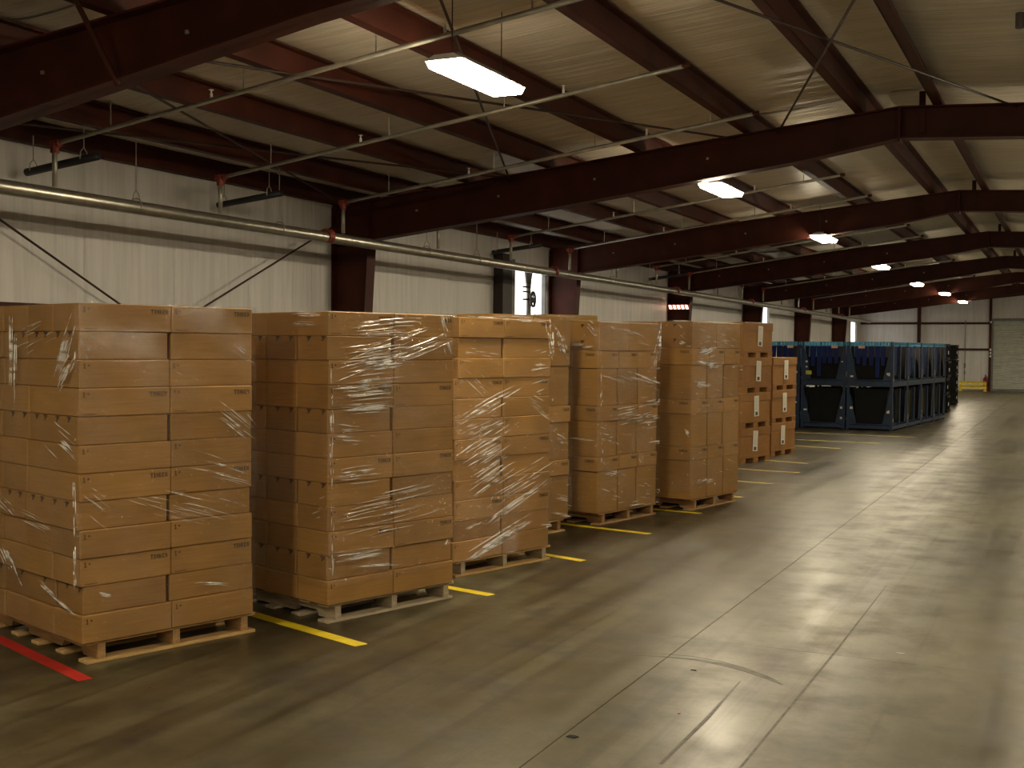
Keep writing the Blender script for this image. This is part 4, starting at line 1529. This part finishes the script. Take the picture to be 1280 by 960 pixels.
# ------------------------------------------------------------------ bulk boxes on block bases
LBL = MB().box(-0.078, 0.078, -0.002, 0, -0.30, 0).mesh('shipping_label')
LBL.materials.append(M['paper'])
bc = MB()
xx = -0.042
rb_ = random.Random(2)
while xx < 0.03:
    wv = rb_.choice((0.003, 0.006, 0.009))
    bc.box(xx, xx + wv, -0.003, -0.002, -0.285, -0.235)
    xx += wv + rb_.choice((0.003, 0.005))
BARC = bc.mesh('barcode')
BARC.materials.append(M['ink'])
tl = MB()
for k in range(9):
    tl.box(-0.045, -0.045 + rb_.uniform(0.03, 0.085), -0.003, -0.002, -0.04 - k * 0.02, -0.034 - k * 0.02)
LINES = tl.mesh('small_print')
LINES.materials.append(M['grey_print'])


def bulk(st, x0, y0, w, d, z, h, label, tilt, lx):
    p = st.P(x0, y0, z)
    o = empty('bulk_box', p, st.rz)
    tag(o, label, 'box', 'lidded bulk boxes on block bases')
    bh = 0.085
    me = MB().box(-0.075, 0.075, -0.06, 0.06, 0, bh - 0.015).mesh('block', False, 0.003)
    me.materials.append(M['card_far'])
    for bx in (0.08, w * 0.5, w - 0.08):
        for by in (0.065, d - 0.065):
            link('block', me, None, o, (bx, by, 0))
    MB().box(0, w, 0, d, bh - 0.015, bh).build('base_sheet', M['card_far'], o)
    MB().box(0.008, w - 0.008, 0.008, d - 0.008, bh, h - 0.01).build('body', M['card_far'], o, False, 0.004)
    MB().box(0, w, 0, d, h - 0.125, h - 0.003).build('lid', M['card_far'], o, False, 0.004)
    lb_ = link('shipping_label', LBL, None, o, (lx, -0.0015, h - 0.05), (0, tilt, 0))
    link('barcode', BARC, None, lb_)
    link('small_print', LINES, None, lb_)


gC1 = ground(963, 567.5, 0.085)
C1 = Stack((963, 567.5), (963, 567.5), 0.085, 12, 0.96)
C1.N = gC1 - C1.a * 0.96
gC2 = ground(994, 558.8, 0.085)
C2 = Stack((994, 558.8), (994, 558.8), 0.085, 10, 0.96)
C2.N = gC2 - C2.a * 0.96
for k in range(4):
    bulk(C1, (0.0, -0.02, 0.015, 0.03)[k], 0, 0.96, 1.15, 0.512 * k, 0.512,
         'lidded brown bulk box with white label, %s of the taller column' % ('bottom', 'second from floor', 'third from floor', 'topmost')[k], (0.06, -0.03, 0.05, 0.07)[k], 0.45 + 0.03 * k)
for k in range(3):
    bulk(C2, (0.0, 0.015, 0.03)[k], 0, 0.96, 1.15, 0.512 * k, 0.512,
         'lidded brown bulk box with white label, %s of the shorter column' % ('bottom', 'middle', 'topmost')[k], (0.03, -0.02, 0.0)[k], 0.45 + 0.03 * k)

# ------------------------------------------------------------------ blue stacking racks
RK = Stack((1115, 539.0), (1182, 523), 0.0, 5.5, 1.0)
RA, RB, RH = 1.36, 0.97, 0.915


def rack(x0, y0, z, upper, label, r):
    o = empty('stacking_rack', RK.P(x0, y0, z), RK.rz)
    tag(o, label, 'rack', 'blue steel stacking racks')
    a, b2, h = RA - 0.03, RB - 0.03, RH
    p = 0.055
    for (px, py) in ((0, 0), (a - p, 0), (0, b2 - p), (a - p, b2 - p)):
        MB().box(px, px + p, py, py + p, 0.0, h).build('post', M['rack_blue'], o)
    for (bx) in ((p, a - p, 0, p), (p, a - p, b2 - p, b2), (0, p, p, b2 - p), (a - p, a, p, b2 - p)):
        MB().box(*bx, 0.03, 0.10).build('base_rail', M['rack_blue'], o)
    MB().box(p, a - p, p, b2 - p, 0.11, 0.13).build('deck', M['rack_blue'], o)
    # splayed gussets on viewer side and back, and on the aisle side
    for gx in (0.012, a - 0.03):
        MB().prism([(p, 0.11), (0.21, 0.11), (0.10, h - 0.30), (p, h - 0.12)], 'x', gx, gx + 0.012).build('gusset', M['rack_blue'], o)
        MB().prism([(b2 - p, 0.11), (b2 - 0.21, 0.11), (b2 - 0.10, h - 0.30), (b2 - p, h - 0.12)], 'x', gx, gx + 0.012).build('gusset', M['rack_blue'], o)
    MB().prism([(p, 0.13), (0.20, 0.13), (0.10, h - 0.12), (p, h - 0.12)], 'y', 0.015, 0.027).build('gusset', M['rack_blue'], o)
    MB().prism([(a - p, 0.13), (a - 0.20, 0.13), (a - 0.10, h - 0.12), (a - p, h - 0.12)], 'y', 0.015, 0.027).build('gusset', M['rack_blue'], o)
    # middle upright on the aisle side
    MB().box(a * 0.5 - 0.03, a * 0.5 + 0.03, 0.0, p, 0.13, h - 0.06).build('upright', M['rack_blue'], o)
    if not upper:
        for bx in ((p, a - p, 0, p * 0.8), (0, p * 0.8, p, b2 - p)):
            MB().box(*bx, h - 0.01, h + 0.029).build('top_rail', M['rack_blue'], o)
    else:
        mb = MB()
        for (xa, xb, ya, yb) in ((0, a, 0.01, 0.03), (0, a, b2 - 0.03, b2 - 0.01), (0.01, 0.03, 0, b2), (a - 0.03, a - 0.01, 0, b2)):
            mb.box(xa, xb, ya, yb, h - 0.012, h)
            mb.box(xa, xb, ya, yb, h - 0.085, h - 0.07)
            n = 15
            for k in range(n + 1):
                if xb - xa > yb - ya:
                    c = xa + (xb - xa) * k / n
                    mb.box(c - 0.010, c + 0.010, ya, yb, h - 0.07, h - 0.012)
                else:
                    c = ya + (yb - ya) * k / n
                    mb.box(xa, xb, c - 0.010, c + 0.010, h - 0.07, h - 0.012)
        t = mb.build('lattice_rim', M['sky_blue'], o)
        # hanging royal blue dividers
        for k in range(5):
            yy = 0.16 + k * 0.125 + r.uniform(-0.01, 0.01)
            zb = r.choice((0.18, 0.42, 0.46, 0.40))
            MB().prism([(yy, h - 0.09), (yy + 0.105, h - 0.09), (yy + 0.095, zb), (yy + 0.02, zb)], 'x', 0.05 + 0.02 * (k % 2), 0.06 + 0.02 * (k % 2)).build('divider_panel', M['royal'], o)
        MB().prism([(0.10, h - 0.09), (0.56, h - 0.09), (0.52, 0.22), (0.13, 0.22)], 'y', 0.05, 0.06).build('divider_panel', M['royal'], o)
        MB().box(-0.004, 0.0, 0.10 + r.uniform(0, 0.5), 0.24 + r.uniform(0.0, 0.5), h - 0.12, h - 0.075)
        ty = r.uniform(0.1, 0.65)
        MB().box(-0.004, 0.004, ty, ty + 0.13, h - 0.135, h - 0.08).build('tag', M['tag_pink'], o)
        if r.random() < 0.6:
            MB().box(-0.006, 0.0, b2 - 0.22, b2 - 0.10, 0.22, 0.30).build('tag', M['tag_yellow'], o)
    MB().box(a - 0.055, a - 0.045, p, b2 - p, 0.13, h - 0.09).build('rear_panel', M['steel_dark'], o)
    # worn tape patches low on the corners
    for k in range(3):
        zz = r.uniform(0.15, 0.6)
        yy = r.choice((0.06, b2 - 0.13))
        MB().box(0.004, 0.010, yy, yy + r.uniform(0.03, 0.07), zz, zz + r.uniform(0.02, 0.05)).build('tape_scrap', M['paper'], o)
        MB().box(0.02 + r.uniform(0, 0.1), 0.08 + r.uniform(0, 0.05), 0.006, 0.013, zz * 0.5, zz * 0.5 + r.uniform(0.03, 0.06)).build('tape_scrap', M['paper'], o)
    return o


def tote(x0, y0, z, a, b2, h, label, r):
    o = empty('black_tote', RK.P(x0, y0, z), RK.rz)
    tag(o, label, 'bin', 'black bins inside the blue racks')
    t = 0.012
    e = 0.05
    for pts, ax, s0, s1 in (([(0 + e, 0), (b2 - e, 0), (b2, h), (0, h)], 'x', 0.0, t), ([(0 + e, 0), (b2 - e, 0), (b2, h), (0, h)], 'x', a - t, a)):
        MB().prism(pts, ax, s0, s1).build('end_wall', M['bin'], o)
    for s in (0, 1):
        q = [(e, 0), (e + t, 0), (t, h), (0, h)] if s == 0 else [(b2 - e, 0), (b2 - e - t, 0), (b2 - t, h), (b2, h)]
        MB().prism(q, 'x', t, a - t).build('side_wall', M['bin'], o)
    MB().box(0, a, e, b2 - e, 0, t).build('floor_panel', M['bin'], o)
    mb = MB()
    mb.box(-0.02, a + 0.02, -0.02, 0.015, h - 0.03, h)
    mb.box(-0.02, a + 0.02, b2 - 0.015, b2 + 0.02, h - 0.03, h)
    mb.box(-0.02, 0.01, 0.015, b2 - 0.015, h - 0.03, h)
    mb.box(a - 0.01, a + 0.02, 0.015, b2 - 0.015, h - 0.03, h)
    mb.build('rim', M['bin'], o)
    for k in range(3):
        c = a * (0.25 + 0.25 * k)
        MB().box(c - 0.03, c + 0.03, -0.012, 0.03, 0.05, h - 0.06).build('rib', M['olive'] if r.random() < 0.6 else M['bin'], o)


rr = random.Random(5)
COLW = ['aisle-side column', 'second column from the aisle', 'third column from the aisle']
ROWW = ['front row', 'second row', 'third row', 'rear row']
for c in range(3):
    for q in range(4):
        for lv in (0, 1):
            if lv == 0 and c > 0 and q > 0:
                continue
            x0, y0 = q * RA, c * RB
            w = ('lower', 'upper')[lv]
            rack(x0, y0, lv * RH + 0.0, lv == 1, '%s blue steel stacking rack, %s, %s' % (w, ROWW[q], COLW[c]), rr)
            if c < 2 and (q == 0 or c == 0):
                tote(x0 + 0.12, y0 + 0.12, lv * RH + 0.132, 1.10, 0.70, 0.46 if lv else 0.72,
                     'black bin inside the %s blue rack, %s, %s' % (w, ROWW[q], COLW[c]), rr)


# ------------------------------------------------------------------ black stacked crates behind the racks
def xat(u, v, Y):
    d = ray(u, v)
    return d.x * Y / d.y


for si, (ur, Y0, w, nm) in enumerate(((1184, 33.3, 1.0, 'nearer column'), (1195, 38.4, 1.0, 'farther column'))):
    xr = xat(ur, 470, Y0 + 0.0)
    for k in range(4):
        r = random.Random(si * 10 + k)
        o = empty('black_crate', (xr - w + r.uniform(-0.02, 0.02), Y0, 0.462 * k), 0)
        tag(o, 'black plastic crate behind the blue racks, %s, %s' % (nm, ('bottom', 'second up', 'third up', 'top')[k]), 'crate', 'black stacked crates')
        h = 0.46
        d = 0.9
        for bx in ((0.03, w - 0.03, 0.03, 0.045), (0.03, w - 0.03, d - 0.045, d - 0.03), (0.03, 0.045, 0.045, d - 0.045), (w - 0.045, w - 0.03, 0.045, d - 0.045)):
            MB().box(*bx, 0.02, h - 0.02).build('side_wall', M['bin'], o)
        MB().box(0.03, w - 0.03, 0.03, d - 0.03, 0.0, 0.02).build('floor_panel', M['bin'], o)
        for zz in (0.40, 0.03):
            mb = MB()
            for bx in ((0, w, 0, 0.03), (0, w, d - 0.03, d), (0, 0.03, 0.03, d - 0.03), (w - 0.03, w, 0.03, d - 0.03)):
                mb.box(*bx, zz, zz + 0.055)
            mb.build('rim', M['bin'], o)
        for k2 in range(5):
            c = 0.1 + (w - 0.2) * k2 / 4
            MB().box(c - 0.015, c + 0.015, 0.005, 0.03, 0.09, 0.40).build('rib', M['bin'], o)
            c = 0.1 + (d - 0.2) * k2 / 4
            MB().box(w - 0.03, w - 0.005, c - 0.015, c + 0.015, 0.09, 0.40).build('rib', M['bin'], o)
        MB().box(w - 0.004, w + 0.001, 0.30, 0.44, 0.18, 0.27).build('tag', M['paper'], o)

# ------------------------------------------------------------------ scraps on the floor
for (u, v, m, w, d, lab) in ((1126, 817, 'paper', 0.05, 0.012, 'pale paper scrap lying on the bare aisle floor'),
                             (867, 838, 'bin', 0.03, 0.008, 'small black scrap just below the curved tyre mark'),
                             (849, 892, 'ext_red', 0.012, 0.012, 'tiny dark red chip on the near floor'),
                             (716, 921, 'bin', 0.05, 0.03, 'dark smear of dirt on the sawn joint, near edge')):
    g = ground(u, v)
    o = MB().prism([(-w / 2, -d / 2), (w * 0.3, -d * 0.6), (w / 2, d * 0.2), (w * 0.1, d / 2), (-w * 0.4, d * 0.4)], 'z', 0, 0.003).build('scrap', M[m], None, False, 0, (g.x, g.y, 0))
    tag(o, lab, 'scrap')
